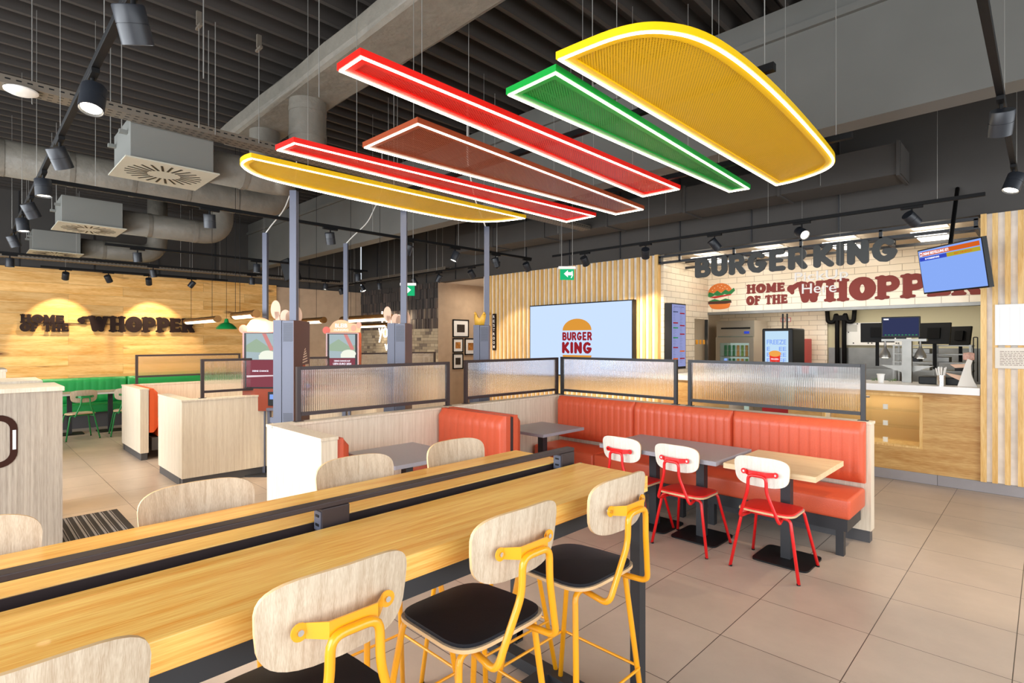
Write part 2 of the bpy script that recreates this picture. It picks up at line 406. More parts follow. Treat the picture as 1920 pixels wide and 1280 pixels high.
def glyph(ch, slab):
    W = .25 if not slab else .285
    S = []
    def st(p, w_=None, **k): S.append((p, w_ or W, k.get('closed', False)))
    def serif(x, y, l=.36):
        if slab: S.append(([(x-l/2+.05, y), (x+l/2-.05, y)], .13, False))
    lo, hi = W/2, 1-W/2
    if ch == 'B':
        st([(.16, lo), (.16, hi)]); st([(.16, hi), (.38, hi)]+arc(.40, .70, .17, .175, 90, -90)+[(.2, .52)], W*.85)
        st([(.2, .5), (.4, .5)]+arc(.42, .31, .2, .19, 90, -90)+[(.16, lo)], W*.9); adv = .76
    elif ch == 'U':
        st([(.14, hi), (.14, .36)]+arc(.37, .36, .23, .24, 180, 360)+[(.60, hi)]); adv = .76
    elif ch == 'R':
        st([(.16, lo), (.16, hi)]); st([(.16, hi), (.38, hi)]+arc(.40, .68, .19, .2, 90, -90)+[(.2, .48)], W*.88)
        st([(.40, .46), (.60, lo)]); serif(.16, .065, .4); serif(.62, .065, .3); serif(.12, .935, .26); adv = .80
    elif ch == 'G':
        st(arc(.40, .5, .27, .38, 50, 345)+[(.66, .42), (.45, .44)], W*.95); adv = .84
    elif ch == 'E':
        st([(.16, lo), (.16, hi)]); st([(.16, hi), (.52, hi)], W*.9); st([(.16, .5), (.46, .5)], W*.8); st([(.16, lo), (.54, lo)], W*.9)
        if slab: S.append(([(.56, .90), (.56, .70)], .10, False)); S.append(([(.58, .10), (.58, .32)], .10, False)); serif(.12, .935, .26); serif(.12, .065, .26)
        adv = .72
    elif ch == 'K':
        st([(.15, lo), (.15, hi)]); st([(.56, hi), (.26, .5), (.60, lo)]); adv = .78
    elif ch == 'I':
        st([(.15, lo), (.15, hi)]); adv = .36
    elif ch == 'N':
        st([(.14, lo), (.14, hi)]); st([(.14, hi), (.58, lo)]); st([(.58, lo), (.58, hi)]); adv = .78
    elif ch == 'H':
        st([(.20, .1), (.20, .9)]); st([(.66, .1), (.66, .9)]); st([(.2, .5), (.66, .5)], W*.7)
        for x in (.20, .66): serif(x, .065, .42); serif(x, .935, .42)
        adv = .90
    elif ch == 'O':
        S.append((arc(.42, .5, .27, .37, 0, 345, 23), [W*(1.12+.2*abs(math.cos(math.radians(15*i)))) for i in range(24)], True)); adv = .86
    elif ch == 'F':
        st([(.20, .1), (.20, .9)]); st([(.2, hi), (.56, hi)], W*.85); st([(.2, .50), (.48, .50)], W*.7)
        S.append(([(.60, .90), (.60, .68)], .10, False)); serif(.20, .065, .44); serif(.14, .935, .3); adv = .72
    elif ch == 'P':
        st([(.20, .1), (.20, .9)]); st([(.2, hi+.01), (.42, hi+.01)]+arc(.44, .66, .2, .225, 90, -90)+[(.24, .43)], W*.92)
        serif(.21, .065, .46); serif(.14, .935, .3); adv = .80
    elif ch == 'T':
        st([(.36, .1), (.36, .9)]); st([(.1, hi+.02), (.62, hi+.02)], W*.75)
        S.append(([(.07, .90), (.05, .70)], .10, False)); S.append(([(.65, .90), (.67, .70)], .10, False)); serif(.36, .065, .44); adv = .74
    elif ch == 'M':
        st([(.18, .1), (.20, .9)], W*.85); st([(.24, .86), (.47, .2)], W*.9); st([(.47, .2), (.72, .86)], W*.8); st([(.76, .1), (.76, .9)])
        serif(.18, .065, .36); serif(.77, .065, .42); serif(.16, .935, .28); serif(.80, .935, .28); adv = 1.0
    elif ch == 'W':
        st([(.16, .88), (.30, .14)], W*1.05); st([(.30, .14), (.50, .82)], W*.8); st([(.50, .84), (.62, .14)], W*1.05); st([(.62, .14), (.84, .88)], W*.85)
        serif(.14, .935, .36); serif(.86, .935, .3); adv = 1.02
    else: adv = .42
    return S, adv

import numpy as np
def outline(strokes, kx, ky, res=.02):
    """smooth outlines of thick strokes: distance field sampled on a grid, contoured at zero; kx, ky scale the result"""
    P = [p for st_ in strokes for p in st_[0]]
    x0 = min(p[0] for p in P)-.25; x1 = max(p[0] for p in P)+.25; y0 = min(p[1] for p in P)-.25; y1 = max(p[1] for p in P)+.25
    xs = np.arange(x0, x1, res); ys_ = np.arange(y0, y1, res); GX, GY = np.meshgrid(xs, ys_, indexing='ij'); F = np.full(GX.shape, 9.0)
    for pts, wd, cl in strokes:
        n = len(pts); ws = wd if isinstance(wd, (list, tuple)) else [wd]*n
        for i in range(n if cl else n-1):
            a, b = pts[i], pts[(i+1) % n]; dx, dy = b[0]-a[0], b[1]-a[1]; l2 = dx*dx+dy*dy or 1e-9
            t = np.clip(((GX-a[0])*dx+(GY-a[1])*dy)/l2, 0, 1); w0, w1 = ws[i]/2, ws[(i+1) % n]/2
            F = np.minimum(F, np.hypot(GX-a[0]-t*dx, GY-a[1]-t*dy)-(w0+(w1-w0)*t))
    F[np.abs(F) < 1e-6] = 1e-6
    segs = {}
    nx, ny = F.shape
    def ip(i, j, k, l):
        a, b = F[i, j], F[k, l]; t = a/(a-b)
        return (xs[i]+(xs[k]-xs[i])*t, ys_[j]+(ys_[l]-ys_[j])*t)
    neg = F < 0
    cells = np.argwhere((neg[:-1, :-1] != neg[1:, :-1]) | (neg[:-1, :-1] != neg[:-1, 1:]) | (neg[:-1, :-1] != neg[1:, 1:]))
    pos = {}
    for i, j in cells:
        c = [(i, j), (i+1, j), (i+1, j+1), (i, j+1)]; cr = []
        for e in range(4):
            a, b = c[e], c[(e+1) % 4]
            if neg[a] != neg[b]:
                key = (min(a, b), max(a, b)); pos[key] = ip(*key[0], *key[1]); cr.append((key, neg[a]))
        outs = [k for k, ng in cr if ng]; ins = [k for k, ng in cr if not ng]
        for o_, i_ in zip(outs, ins): segs[o_] = i_
    loops = []
    while segs:
        k = next(iter(segs)); lp = []
        while k in segs: lp.append(pos[k]); k = segs.pop(k)
        if len(lp) > 6:
            lp = [tuple((lp[i-1][q]+2*lp[i][q]+lp[(i+1) % len(lp)][q])/4 for q in (0, 1)) for i in range(len(lp))]
            loops.append([(p[0]*kx, p[1]*ky) for p in lp])
    return loops
def solid(mb, loops, X, depth, ox=0, oy=0):
    """extrude outlines with holes"""
    cu = bpy.data.curves.new('g', 'CURVE'); cu.dimensions = '2D'; cu.fill_mode = 'BOTH'; cu.extrude = depth/2
    for lp in loops:
        sp = cu.splines.new('POLY'); sp.points.add(len(lp)-1); sp.use_cyclic_u = True
        for p, q in zip(sp.points, lp): p.co = (q[0]+ox, q[1]+oy, 0, 1)
    o = bpy.data.objects.new('g', cu); COL.objects.link(o); dg = bpy.context.evaluated_depsgraph_get()
    me = bpy.data.meshes.new_from_object(o.evaluated_get(dg)); bpy.data.objects.remove(o); bpy.data.curves.remove(cu)
    mb.add([(v.co.x, v.co.y, v.co.z+depth/2) for v in me.vertices], [list(p.vertices) for p in me.polygons], 0, M=X)
    bpy.data.meshes.remove(me)
def place(origin, R, U):
    R = Vector(R).normalized(); U = Vector(U).normalized(); Nn = R.cross(U)
    return Matrix(((R.x, U.x, Nn.x, origin[0]), (R.y, U.y, Nn.y, origin[1]), (R.z, U.z, Nn.z, origin[2]), (0, 0, 0, 1)))
def line(mb, txt, X, x0, width, y0, h, depth, slab=True):
    """lettering line fitted to the given width in the plane X"""
    G = []; x = 0
    for ch in txt:
        S, adv = glyph(ch, slab); G.append((S, x)); x += adv
    k = width/x
    for S, ox in G:
        if S: solid(mb, outline(S, k, h), X, depth, x0+ox*k, y0)
def text_mesh(txt, X, width, height, mat, name, parent, depth=.001, bold=.0, cx=0, cy=0):
    cu = bpy.data.curves.new('t', 'FONT'); cu.body = txt; cu.align_x = 'CENTER'; cu.align_y = 'CENTER'
    cu.extrude = .01; cu.offset = bold; cu.resolution_u = 3
    t = bpy.data.objects.new('t', cu); COL.objects.link(t)
    dg = bpy.context.evaluated_depsgraph_get(); me = bpy.data.meshes.new_from_object(t.evaluated_get(dg))
    bpy.data.objects.remove(t); bpy.data.curves.remove(cu)
    xs = [v.co.x for v in me.vertices]; ys = [v.co.y for v in me.vertices]
    wx = max(xs)-min(xs); wy = max(ys)-min(ys); ox = (max(xs)+min(xs))/2; oy = (max(ys)+min(ys))/2
    kx = width/wx; ky = (height/wy) if height else kx
    for v in me.vertices:
        v.co = X @ Vector((cx+(v.co.x-ox)*kx, cy+(v.co.y-oy)*ky, (v.co.z+.01)/.02*depth))
    me.materials.clear(); me.materials.append(mat); me.name = name
    o = bpy.data.objects.new(name, me); COL.objects.link(o)
    if parent: o.parent = parent; o.matrix_parent_inverse = parent_world(parent).inverted()
    return o
# camera-side facing planes: walls that look towards -X and towards -Y
def strand(name, mat, parent, p, q, r=.003):
    return MB().cyl(p, q, r, 5).build(name, mat, parent)
def faceX(x, y, z): return place((x, y, z), (0, -1, 0), (0, 0, 1))
def faceY(x, y, z): return place((x, y, z), (1, 0, 0), (0, 0, 1))

# ================================================================== SETTING
XW, YB, ZC, ZT = 7.95, 13.75, 4.5, 3.07
XL, YF = -3.0, -3.0
def struct(name, mats, *boxes, bevel=0):
    return part(name, mats, None, *boxes, bevel=bevel, kind='structure')
struct('floor', M['floor'], (XL-.2, 13.4, YF-.2, 14.2, -.1, 0))
# ribbed roof deck, ribs run along X
mb = MB(); per = .25; y = YF-.2; prof = []
while y < 14.2:
    prof += [(y, 4.5), (y+.042, 4.5), (y+.056, 4.66), (y+.145, 4.66), (y+.15, 4.645), (y+.165, 4.645), (y+.17, 4.66), (y+.236, 4.66)]; y += per
n = len(prof)
mb.add([(XL-.2, a, b) for a, b in prof]+[(13.4, a, b) for a, b in prof], [(i, n+i, n+i+1, i+1) for i in range(n-1)])
mb.box(XL-.2, 13.4, YF-.2, 14.2, 4.7, 4.8)
mb.build('ceiling', M['deck'], kind='structure')
# main wall at the counter side
struct('wall_right', M['wallgrey'], (XW, XW+.2, YF, YB, ZT, 4.7), (XW+.05, XW+.2, 4.49, 8.67, 0, ZT), (XW, XW+.2, 10.25, YB+.2, 0, ZT), (XW+.05, XW+.2, YF, .5, 0, ZT))
def slats(y0, y1, pitch, wd, x=XW):
    m = MB(); y = y0
    while y+wd <= y1+.001: m.box(x-.035, x+.03, y, y+wd, .0 if x > 20 else .12, ZT-.005); y += pitch
    return m
o = struct('trim_2', M['concrete'], (XW+.0, XW+.05, 4.53, 8.67, 0, ZT)); slats(4.60, 8.67, .112, .05).build('slats', M['slat'], o)
part('corner_post', M['slat'], o, (XW-.05, XW+.05, 4.47, 4.53, 0, ZT))
o = struct('trim_3', M['concrete'], (XW+.0, XW+.05, YF, .47, 0, ZT))
m = MB()
yy = .423
while yy > YF+.1: m.box(XW-.035, XW+.01, yy-.045, yy, .12, ZT-.005); yy -= .1025
m.build('slats', M['slat'], o); part('corner_post', M['slat'], o, (XW-.04, XW+.05, .47, .52, 0.12, ZT))
struct('baseboard_right', M['tile_plinth'], (XW-.02, XW+.05, YF, 4.47, 0, .12))
# back wall: painted upper part, oak boards, sand plaster
struct('wall_back', M['wallgrey'], (XL, 7.95, YB+.05, YB+.25, 0, 4.7))
struct('trim_4', M['oak_wall'], (XL, 5.56, YB-.05, YB+.05, 0, ZT))
struct('trim_5', M['plaster'], (5.56, 7.95, YB-.01, YB+.05, 0, ZT-.03))
m = MB()
for i in range(10): m.box(-2.6+i*1.13, -2.585+i*1.13, YB+.03, YB+.05, ZT, 4.5)
for i in range(12): m.box(XW-.02, XW, 1.9+i*1.1, 1.915+i*1.1, ZT+.02, 4.5)
m.build('trim_6', M['anth'], kind='structure')
# brick relief wall
m = MB(); X0 = XW; z = 0.0; rows = []
while z < ZT-.02:
    if z < .9: h, wl = .075, (.1, .17)
    elif z < 1.95: h, wl = .072, (.09, .20)
    else: h, wl = .24, (.045, .07)
    if z+h > ZT: h = ZT-z
    yy = 10.25
    while yy < YB-.01:
        wd = min(random.uniform(*wl), YB-yy)
        dep = random.choice([.01, .015, .02, .03, .05]) if z > 1.95 else random.choice([.01, .012, .02])
        if z > 2.25: mi = 0 if random.random() < .8 else 1
        elif z > 1.95: mi = random.choice([1, 1, 2])
        else: mi = random.choice([2, 3, 3, 4, 4])
        m.box(X0-dep-.01, X0, yy+.002, yy+wd-.002, z+.002, z+h-.002, mi); yy += wd
    z += h
m.build('trim_7', [plain('brick_charcoal', '45403e', .6), plain('brick_umber', '5b504b', .6), plain('brick_taupe', '807264', .55), plain('brick_sand', 'a8977e', .5), plain('brick_cream', 'c0b094', .5)], kind='structure')
# corridor to the restrooms
struct('wall_corridor', M['plaster'], (XW+.2, 12.2, 10.245, 10.32, 0, ZT), (XW-.012, XW+.2, 10.235, 10.249, 0, ZT), (XW+.2, 12.2, 8.55, 8.67, 0, ZT), (12.2, 12.3, 8.55, 10.32, 0, ZT))
struct('ceiling_corridor', M['white'], (XW+.2, 12.2, 8.67, 10.25, ZT, ZT+.05))
# window walls behind the camera and to the left (glazed fronts)
for nm, mk in (('wall_left', 0), ('wall_front', 1)):
    m = MB()
    if mk == 0:
        m.box(XL-.2, XL, YF, YB+.25, 0, .25); m.box(XL-.2, XL, YF, YB+.25, 3.4, 4.7); m.box(XL-.2, XL, 12.3, YB+.25, .25, 3.4)
    else:
        m.box(XL, 7.95, YF-.2, YF, 0, .25); m.box(XL, 7.95, YF-.2, YF, 3.4, 4.7); m.box(7.5, 8.1, YF-.2, YF, .25, 3.4)
    m.build(nm, M['wallgrey'], kind='structure')
m = MB()
for i in range(9): m.box(XL-.12, XL-.04, YF+i*1.9, YF+i*1.9+.07, .25, 3.4)
m.build('window_1', M['anth'], kind='structure')
m = MB()
for i in range(6): m.box(XL+i*1.9, XL+i*1.9+.07, YF-.12, YF-.04, .25, 3.4)
m.build('window_2', M['anth'], kind='structure')
# downstand beam along Y
struct('trim_1', M['beam'], (4.92, 5.15, YF, YB+.05, 3.395, 4.5), (4.88, 4.92, YF, YB+.05, 4.24, 4.30))
# kitchen shell
struct('wall_kitchen_side', M['metro_y'], (XW+.05, 9.08, 4.42, 4.5, 0, 3.085), (9.08, 9.63, 4.42, 4.5, 2.07, 3.085))
struct('wall_kitchen_fascia', M['metro_x'], (9.63, 9.75, .4, 4.42, 2.20, 3.085))
struct('trim_8', M['steel'], (9.60, 9.76, .4, 4.42, 2.155, 2.20))
struct('ceiling_kitchen', M['ceilwhite'], (XW+.2, 9.75, .4, 4.5, 3.085, 3.13))
struct('ceiling_kitchen_rear', M['cream'], (9.76, 12.2, -.6, 5.9, 2.5, 2.55))
struct('wall_kitchen_back', M['cream'], (12.2, 12.3, -.6, 5.9, 0, 2.6), (XW+.2, 12.2, -.65, -.55, 0, 2.6))
struct('wall_kitchen_tiled', M['metro_x'], (12.14, 12.2, 3.12, 5.9, 0, 2.5))
struct('wall_kitchen_door', M['ceilwhite'], (9.75, 12.2, 5.3, 5.4, 0, 2.5))
struct('trim_9', M['steel'], (12.16, 12.2, -.5, 3.1, 0, 1.55))
struct('wall_kitchen_right', M['cream'], (XW+.2, 9.76, .30, .40, 0, 3.0))

# ================================================================== HIGH TABLE
t = thing('high_table', 'long bar-height oak communal table with black steel legs and central power rail', 'table', (.8, 1.72, 0))
part('front_board', M['oak_top'], t, (-1.8, 2.21, 1.30, 1.69, .977, 1.05), bevel=.004)
part('rear_board', M['oak_top'], t, (-1.8, 2.21, 1.785, 2.14, .977, 1.05), bevel=.004)
part('channel', M['brown_metal'], t, (-1.8, 2.23, 1.692, 1.783, .99, 1.012), (-1.8, 2.23, 1.692, 1.697, .99, 1.046), (-1.8, 2.23, 1.778, 1.783, .99, 1.046))
for x in (-1.6, -.35, .90, 2.15):
    b = part('socket_box', M['brown_metal'], t, (x-.055, x+.045, 1.712, 1.768, 1.012, 1.105), bevel=.003)
    part('socket_plate', M['post_grey'], b, (x-.058, x-.055, 1.718, 1.764, 1.03, 1.095))
    part('usb_port', M['black'], b, (x-.060, x-.058, 1.730, 1.752, 1.075, 1.083), (x-.060, x-.058, 1.730, 1.752, 1.045, 1.053))
part('power_rail', M['brown_metal'], t, (-1.8, 2.20, 1.716, 1.764, 1.105, 1.123), bevel=.003)
part('apron', M['anth'], t, (-1.8, 2.20, 1.33, 1.37, .91, .975), (-1.8, 2.20, 2.07, 2.11, .91, .975), (2.155, 2.205, 1.33, 2.11, .91, .975))
for x in (1.0, -.3): part('crossbar', M['anth'], t, (x-.03, x+.03, 1.37, 2.07, .915, .965))
for x in (2.155,):
    for y in (1.31, 2.08): part('leg', M['anth'], t, (x, x+.05, y, y+.05, 0, .977))
for x in (-1.6,):
    for y in (1.33, 2.06): part('leg', M['anth'], t, (x, x+.05, y, y+.05, 0, .977))
part('foot_bar', M['anth'], t, (1.98, 2.05, 1.31, 2.13, .012, .07), (2.0, 2.2, 1.31, 1.36, .012, .06), (2.0, 2.2, 2.08, 2.13, .012, .06))
part('floor_beam', M['anth'], t, (-1.6, 1.98, 1.70, 1.76, .012, .07))

# ================================================================== CHAIRS
def sup(rx, ry, n=3.2, seg=36):
    out = []
    for k in range(seg):
        a = 2*PI*k/seg; c, s_ = math.cos(a), math.sin(a)
        out.append((rx*abs(c)**(2/n)*(1 if c >= 0 else -1), ry*abs(s_)**(2/n)*(1 if s_ >= 0 else -1)))
    return out
def shell(rx, ry, th, bend, place_fn, n=3.2, dome=0, mi=0, seg=36, taper=0, edge_mi=None):
    """plate with superellipse outline; bend(x,y) offsets along thickness; place_fn maps (x,y,t)"""
    m = MB(); rings = [0.02, .35, .65, .85, .95, 1.0]; base = sup(rx, ry, n, seg)
    def vert(p, k, t): 
        x, y = p[0]*k*(1-taper*(p[1]*k/ry)), p[1]*k
        e = dome*(1-k**3)
        return place_fn(x, y, t+bend(x, y)+(e if t > 0 else 0))
    for side in (0, 1):
        vs = []; fs = []
        for k in rings:
            for p in base: vs.append(vert(p, k, th if side else 0))
        for i in range(len(rings)-1):
            for j in range(seg):
                j2 = (j+1) % seg; f = (i*seg+j, i*seg+j2, (i+1)*seg+j2, (i+1)*seg+j)
                fs.append(f if side == 0 else f[::-1])
        fs.append(list(range(seg)) if side else list(range(seg))[::-1])
        m.add(vs, fs, mi, True)
    vs = [vert(p, 1, 0) for p in base]+[vert(p, 1, th) for p in base]
    m.add(vs, [(j, (j+1) % seg, seg+(j+1) % seg, seg+j) for j in range(seg)], edge_mi if edge_mi is not None else mi, True)
    return m
def make_seat(name, label, sh, frame, pad, back, group, stool):
    """facing +Y; origin on the floor between the legs; sh = seat height"""
    t = thing(name, label, 'bar stool' if stool else 'chair', (0, 0, 0), group)
    sb = lambda x, y: .30*x*x*0+.25*(max(0, y-.08))**2*-1
    shell(.19, .205, .012, lambda x, y: -.018*(y/.2)**2 if y > 0 else .010*(y/.2)**2, lambda x, y, z: (x, y-.03, sh-.03+z), 4.6, edge_mi=1, taper=.05).build('seat', [back, M['ply']], t)
    shell(.180, .195, .012, lambda x, y: -.016*(y/.19)**2 if y > 0 else .008*(y/.19)**2, lambda x, y, z: (x, y-.03, sh-.018+z), 4.6, dome=.010, taper=.05).build('cushion', pad, t)
    zb = sh+.285
    bend = lambda x, y: -.9*x*x
    tilt = .10
    shell(.187, .106, .011, bend, lambda x, y, z: (x, -.272+z*-1-y*tilt, zb+y), 3.7, edge_mi=1, taper=-.05).build('backrest', [back, M['ply']], t)
    # bracket plate that carries the backrest
    m = MB()
    yb = -.288
    m.box(-.060, .060, yb-.040, yb-.035, zb-.026, zb+.012)
    for s_ in (-1, 1):
        m.add([(s_*.060, yb-.040, zb-.026), (s_*.060, yb-.040, zb+.012), (s_*.095, yb-.004, zb+.010), (s_*.095, yb-.004, zb-.024), (s_*.060, yb-.035, zb-.026), (s_*.060, yb-.035, zb+.012), (s_*.097, yb, zb+.010), (s_*.097, yb, zb-.024)],
              [(0, 1, 2, 3), (4, 7, 6, 5), (0, 4, 5, 1), (1, 5, 6, 2), (3, 2, 6, 7), (0, 3, 7, 4)])
        m.prism([(s_*.108+.02*math.cos(a*PI/8), zb-.006+.02*math.sin(a*PI/8)) for a in range(16)], .0, .004, M=place((0, yb-.002+.002, 0), (1, 0, 0), (0, 0, 1)))
    br = m.build('bracket', frame, t)
    m = MB()
    for s_ in (-1, 1): m.cyl((s_*.108, yb+.012, zb-.006), (s_*.108, yb-.009, zb-.006), .007, 10)
    m.build('screw', M['chrome'], br)
    r = .0115
    m = MB()
    m.tube([(-.10, -.10, sh-.045), (-.135, -.30, sh-.05), (-.063, yb-.045, sh+.16), (-.060, yb-.046, zb-.018), (.060, yb-.046, zb-.018), (.063, yb-.045, sh+.16), (.135, -.30, sh-.05), (.10, -.10, sh-.045)], r, 10, bend=.035)
    m.tube([(-.15, -.17, sh-.040), (.15, -.17, sh-.040)], r, 8)
    m.build('frame', frame, t)
    MB().tube([(-.15, .10, sh-.045), (.15, .10, sh-.045)], r, 8).build('front_rail', frame, t)
    fx, fy = (.235, .22) if not stool else (.235, .235)
    for sx in (-1, 1):
        for sy in (-1, 1):
            m = MB(); yt = -.17 if sy < 0 else .12
            m.tube([(sx*.10, yt, sh-.040), (sx*.165, yt, sh-.043), (sx*fx, sy*fy, .006)], r, 10, bend=.05)
            lg = m.build('leg', frame, t)
            MB().cyl((sx*(fx-.001), sy*(fy-.001), 0), (sx*(fx-.002), sy*(fy-.002), .012), .0125, 10).build('rubber_foot', M['black'], lg)
    if stool:
        k = lambda z: (sh-.04-z)/(sh-.04)
        def lp(sx, sy, z): yt = -.17 if sy < 0 else .12; u = k(z); return (sx*(.165+(fx-.165)*u), yt+(sy*fy-yt)*u, z)
        m = MB(); zf = .30
        P = [lp(-1, -1, zf), lp(1, -1, zf), lp(1, 1, zf), lp(-1, 1, zf)]
        P = [(p[0]*1.05, p[1]*1.05, p[2]) for p in P]
        m.tube(P, .006, 8, closed=True, bend=.02); m.build('footrest', frame, t)
    return t
G_ST = None
stool = make_seat('bar_stool', 'yellow-framed bar stool at the free near end of the high table, beside its leg', .76, M['yellow'], M['blackpad'], M['chair_oak'], G_ST, True)
stool.location = (1.785, 1.43, 0)
for (x, y, rz, lb) in [
    (1.22, 1.43, 0, 'yellow-framed bar stool with black pad fully in view, middle of the near-side row'),
    (.62, 1.43, 0, 'large foreground yellow-framed bar stool whose backrest covers the near table edge'),
    (.06, 1.43, 0, 'bar stool at the lower left corner, only its pale backrest top showing'),
    (1.81, 1.93, PI, 'far-side bar stool in front of the grey table of the near booth'),
    (1.235, 1.93, PI, 'far-side bar stool in front of the bright white partition end'),
    (.61, 1.93, PI, 'far-side bar stool in front of the striped floor mat'),
    (-.01, 1.93, PI, 'far-side bar stool in front of the cabinet with the tray symbol')]:
    dup(stool, (x, y, 0), rz, lb)
chair = make_seat('dining_chair', 'red-framed chair with white backrest at the light wood table', .46, M['redm'], M['redpad'], M['chair_white'], None, False)
chair.location = (4.235, 1.44, 0); chair.rotation_euler = (0, 0, -PI/2)
dup(chair, (4.235, 2.09, 0), -PI/2, 'red-framed chair at the grey double table, the one nearer the light wood table')
dup(chair, (4.235, 2.60, 0), -PI/2, 'red-framed chair at the grey double table, partly hidden behind the oak high table')
gch = make_seat('dining_chair', 'green-framed chair by the green bench, seen whole between cabinet and booth', .46, M['greenm'], M['chair_oak'], M['chair_oak'], None, False)
gch.location = (1.45, 11.85, 0); gch.rotation_euler = (0, 0, .15)
dup(gch, (2.12, 11.85, 0), -.1, 'green-framed chair by the green bench, half hidden by the booth partition')

# ================================================================== TABLES
def cafe_table(label, x0, x1, y0, y1, z, top, bases, th=.03):
    t = thing('cafe_table', label, 'table', ((x0+x1)/2, (y0+y1)/2, 0))
    part('tabletop', top, t, (x0, x1, y0, y1, z-th, z), bevel=.002)
    for bx, by in bases:
        part('column', M['anth'], t, (bx-.035, bx+.035, by-.035, by+.035, .012, z-th))
        MB().prism([(bx+p[0], by+p[1]) for p in sup(.2, .2, 9, 32)], 0, .012).build('base_plate', M['black'], t, bevel=.002)
    return t
cafe_table('square light wood table on a black pedestal before the red bench', 4.09, 4.80, 1.12, 1.76, .74, M['light_top'], [(4.45, 1.42)], .04)
cafe_table('long grey table on two pedestals before the red bench', 4.03, 4.73, 1.79, 2.86, .75, M['grey_top'], [(4.45, 2.10), (4.45, 2.55)], .035)
cafe_table('grey table in the near booth, between white partition end and double bench', 2.24, 2.90, 3.40, 4.12, .75, M['grey_top'], [(2.62, 3.80)])
cafe_table('small grey table in the corner booth between the double bench and the long red bench', 4.02, 4.68, 3.52, 4.12, .75, M['grey_top'], [(4.35, 3.82)])
cafe_table('white table at the green bench, partly behind the front green chair', 1.16, 1.60, 12.28, 12.95, .74, M['white_top'], [(1.40, 12.55)])
cafe_table('white table at the green bench, in front of the second green chair', 1.70, 2.35, 12.28, 12.95, .74, M['white_top'], [(2.0, 12.55)])

# ================================================================== UPHOLSTERY
def tufted(mb, L, Hh, th, ribs, X, crown=.007, smooth=True):
    """channel-stitched pad: length along local x, height along local y, thickness along local z"""
    nu = ribs*6; nv = 10; vs = []; fs = []
    for j in range(nv+1):
        v = j/nv
        for i in range(nu+1):
            u = i/nu; ph = (u*ribs) % 1
            rib = crown*math.sqrt(max(0, 1-(2*ph-1)**4)) if 0 < i < nu else 0
            ev = min(v, 1-v)*Hh; eu = min(u, 1-u)*L
            e = min(1, ev/.035)*1.0; e2 = min(1, eu/.03)
            fall = math.sqrt(max(0, 1-(1-e)**2))*math.sqrt(max(0, 1-(1-e2)**2))
            vs.append((u*L, v*Hh, (th*.55+th*.45*fall)+rib*fall-crown))
    for j in range(nv):
        for i in range(nu): a = j*(nu+1)+i; fs.append((a, a+1, a+nu+2, a+nu+1))
    mb.add(vs, fs, 0, smooth, M=X)
    # sides and back
    def idx(i, j): return vs[j*(nu+1)+i]
    ring = [idx(i, 0) for i in range(nu+1)]+[idx(nu, j) for j in range(1, nv+1)]+[idx(i, nv) for i in range(nu-1, -1, -1)]+[idx(0, j) for j in range(nv-1, 0, -1)]
    n = len(ring); bk = [(p[0], p[1], 0) for p in ring]
    mb.add(ring+bk, [(i, n+i, n+(i+1) % n, (i+1) % n) for i in range(n)]+[list(range(n, 2*n))[::-1]], 0, M=X)
def cushion(name, mat, parent, x0, x1, y0, y1, z0, z1, r=.025):
    o = part(name, mat, parent, (x0, x1, y0, y1, z0, z1)); b = o.modifiers.new('b', 'BEVEL'); b.width = r; b.segments = 4
    for p in o.data.polygons: p.use_smooth = True
    return o
# long bench along the counter-side partition (partition face at X=5.26)
t = thing('long_bench', 'long orange-red channel-stitched bench facing the red chairs', 'bench', (5.0, 2.6, 0))
ys = [1.06, 1.86, 2.67, 3.48, 4.30]
ys = [1.06, 2.14, 3.22, 4.30]
for a, b in zip(ys[:-1], ys[1:]):
    m = MB(); tufted(m, b-a-.004, .50, .10, 13, place((5.252, b-.002, .50), (0, -1, 0), (0, 0, 1)))
    m.build('backrest', M['leather'], t)
ysS = [1.06, 2.68, 3.45, 4.30]
for a, b in zip(ysS[:-1], ysS[1:]): cushion('seat', M['leather'], t, 4.74, 5.235, a+.002, b-.002, .30, .46)
part('seat_frame', M['anth'], t, (4.78, 5.2, 1.09, 4.25, .20, .30))
for y in (1.12, 2.15, 2.45, 3.3, 4.15): part('leg', M['anth'], t, (4.80, 4.86, y, y+.055, 0, .20))
# double bench between booths
t = thing('double_bench', 'back-to-back orange-red bench pair standing between the two grey booth tables', 'bench', (3.48, 3.9, 0))
m = MB(); tufted(m, .92, .62, .11, 9, place((3.46, 4.34, .38), (0, -1, 0), (0, 0, 1))); m.build('backrest', M['leather'], t)
m = MB(); tufted(m, .92, .62, .11, 9, place((3.50, 3.42, .38), (0, 1, 0), (0, 0, 1))); m.build('backrest', M['leather'], t)
part('core_panel', M['brown_metal'], t, (3.46, 3.50, 3.425, 4.335, .0, .985))
cushion('seat', M['leather'], t, 2.98, 3.35, 3.42, 4.34, .31, .46); cushion('seat', M['leather'], t, 3.61, 3.86, 3.42, 4.34, .31, .46)
part('seat_base', M['oak_counter'], t, (3.02, 3.45, 3.46, 4.30, .0, .31), (3.51, 3.82, 3.46, 4.30, 0, .31))
t = thing('booth_bench', 'red bench backed against the bright white partition end', 'bench', (2.0, 3.9, 0))
m = MB(); tufted(m, .78, .60, .11, 8, place((1.862, 3.56, .38), (0, 1, 0), (0, 0, 1))); m.build('backrest', M['leather'], t)
cushion('seat', M['leather'], t, 1.98, 2.35, 3.56, 4.34, .31, .46); part('seat_base', M['oak_counter'], t, (1.88, 2.30, 3.60, 4.30, 0, .31))
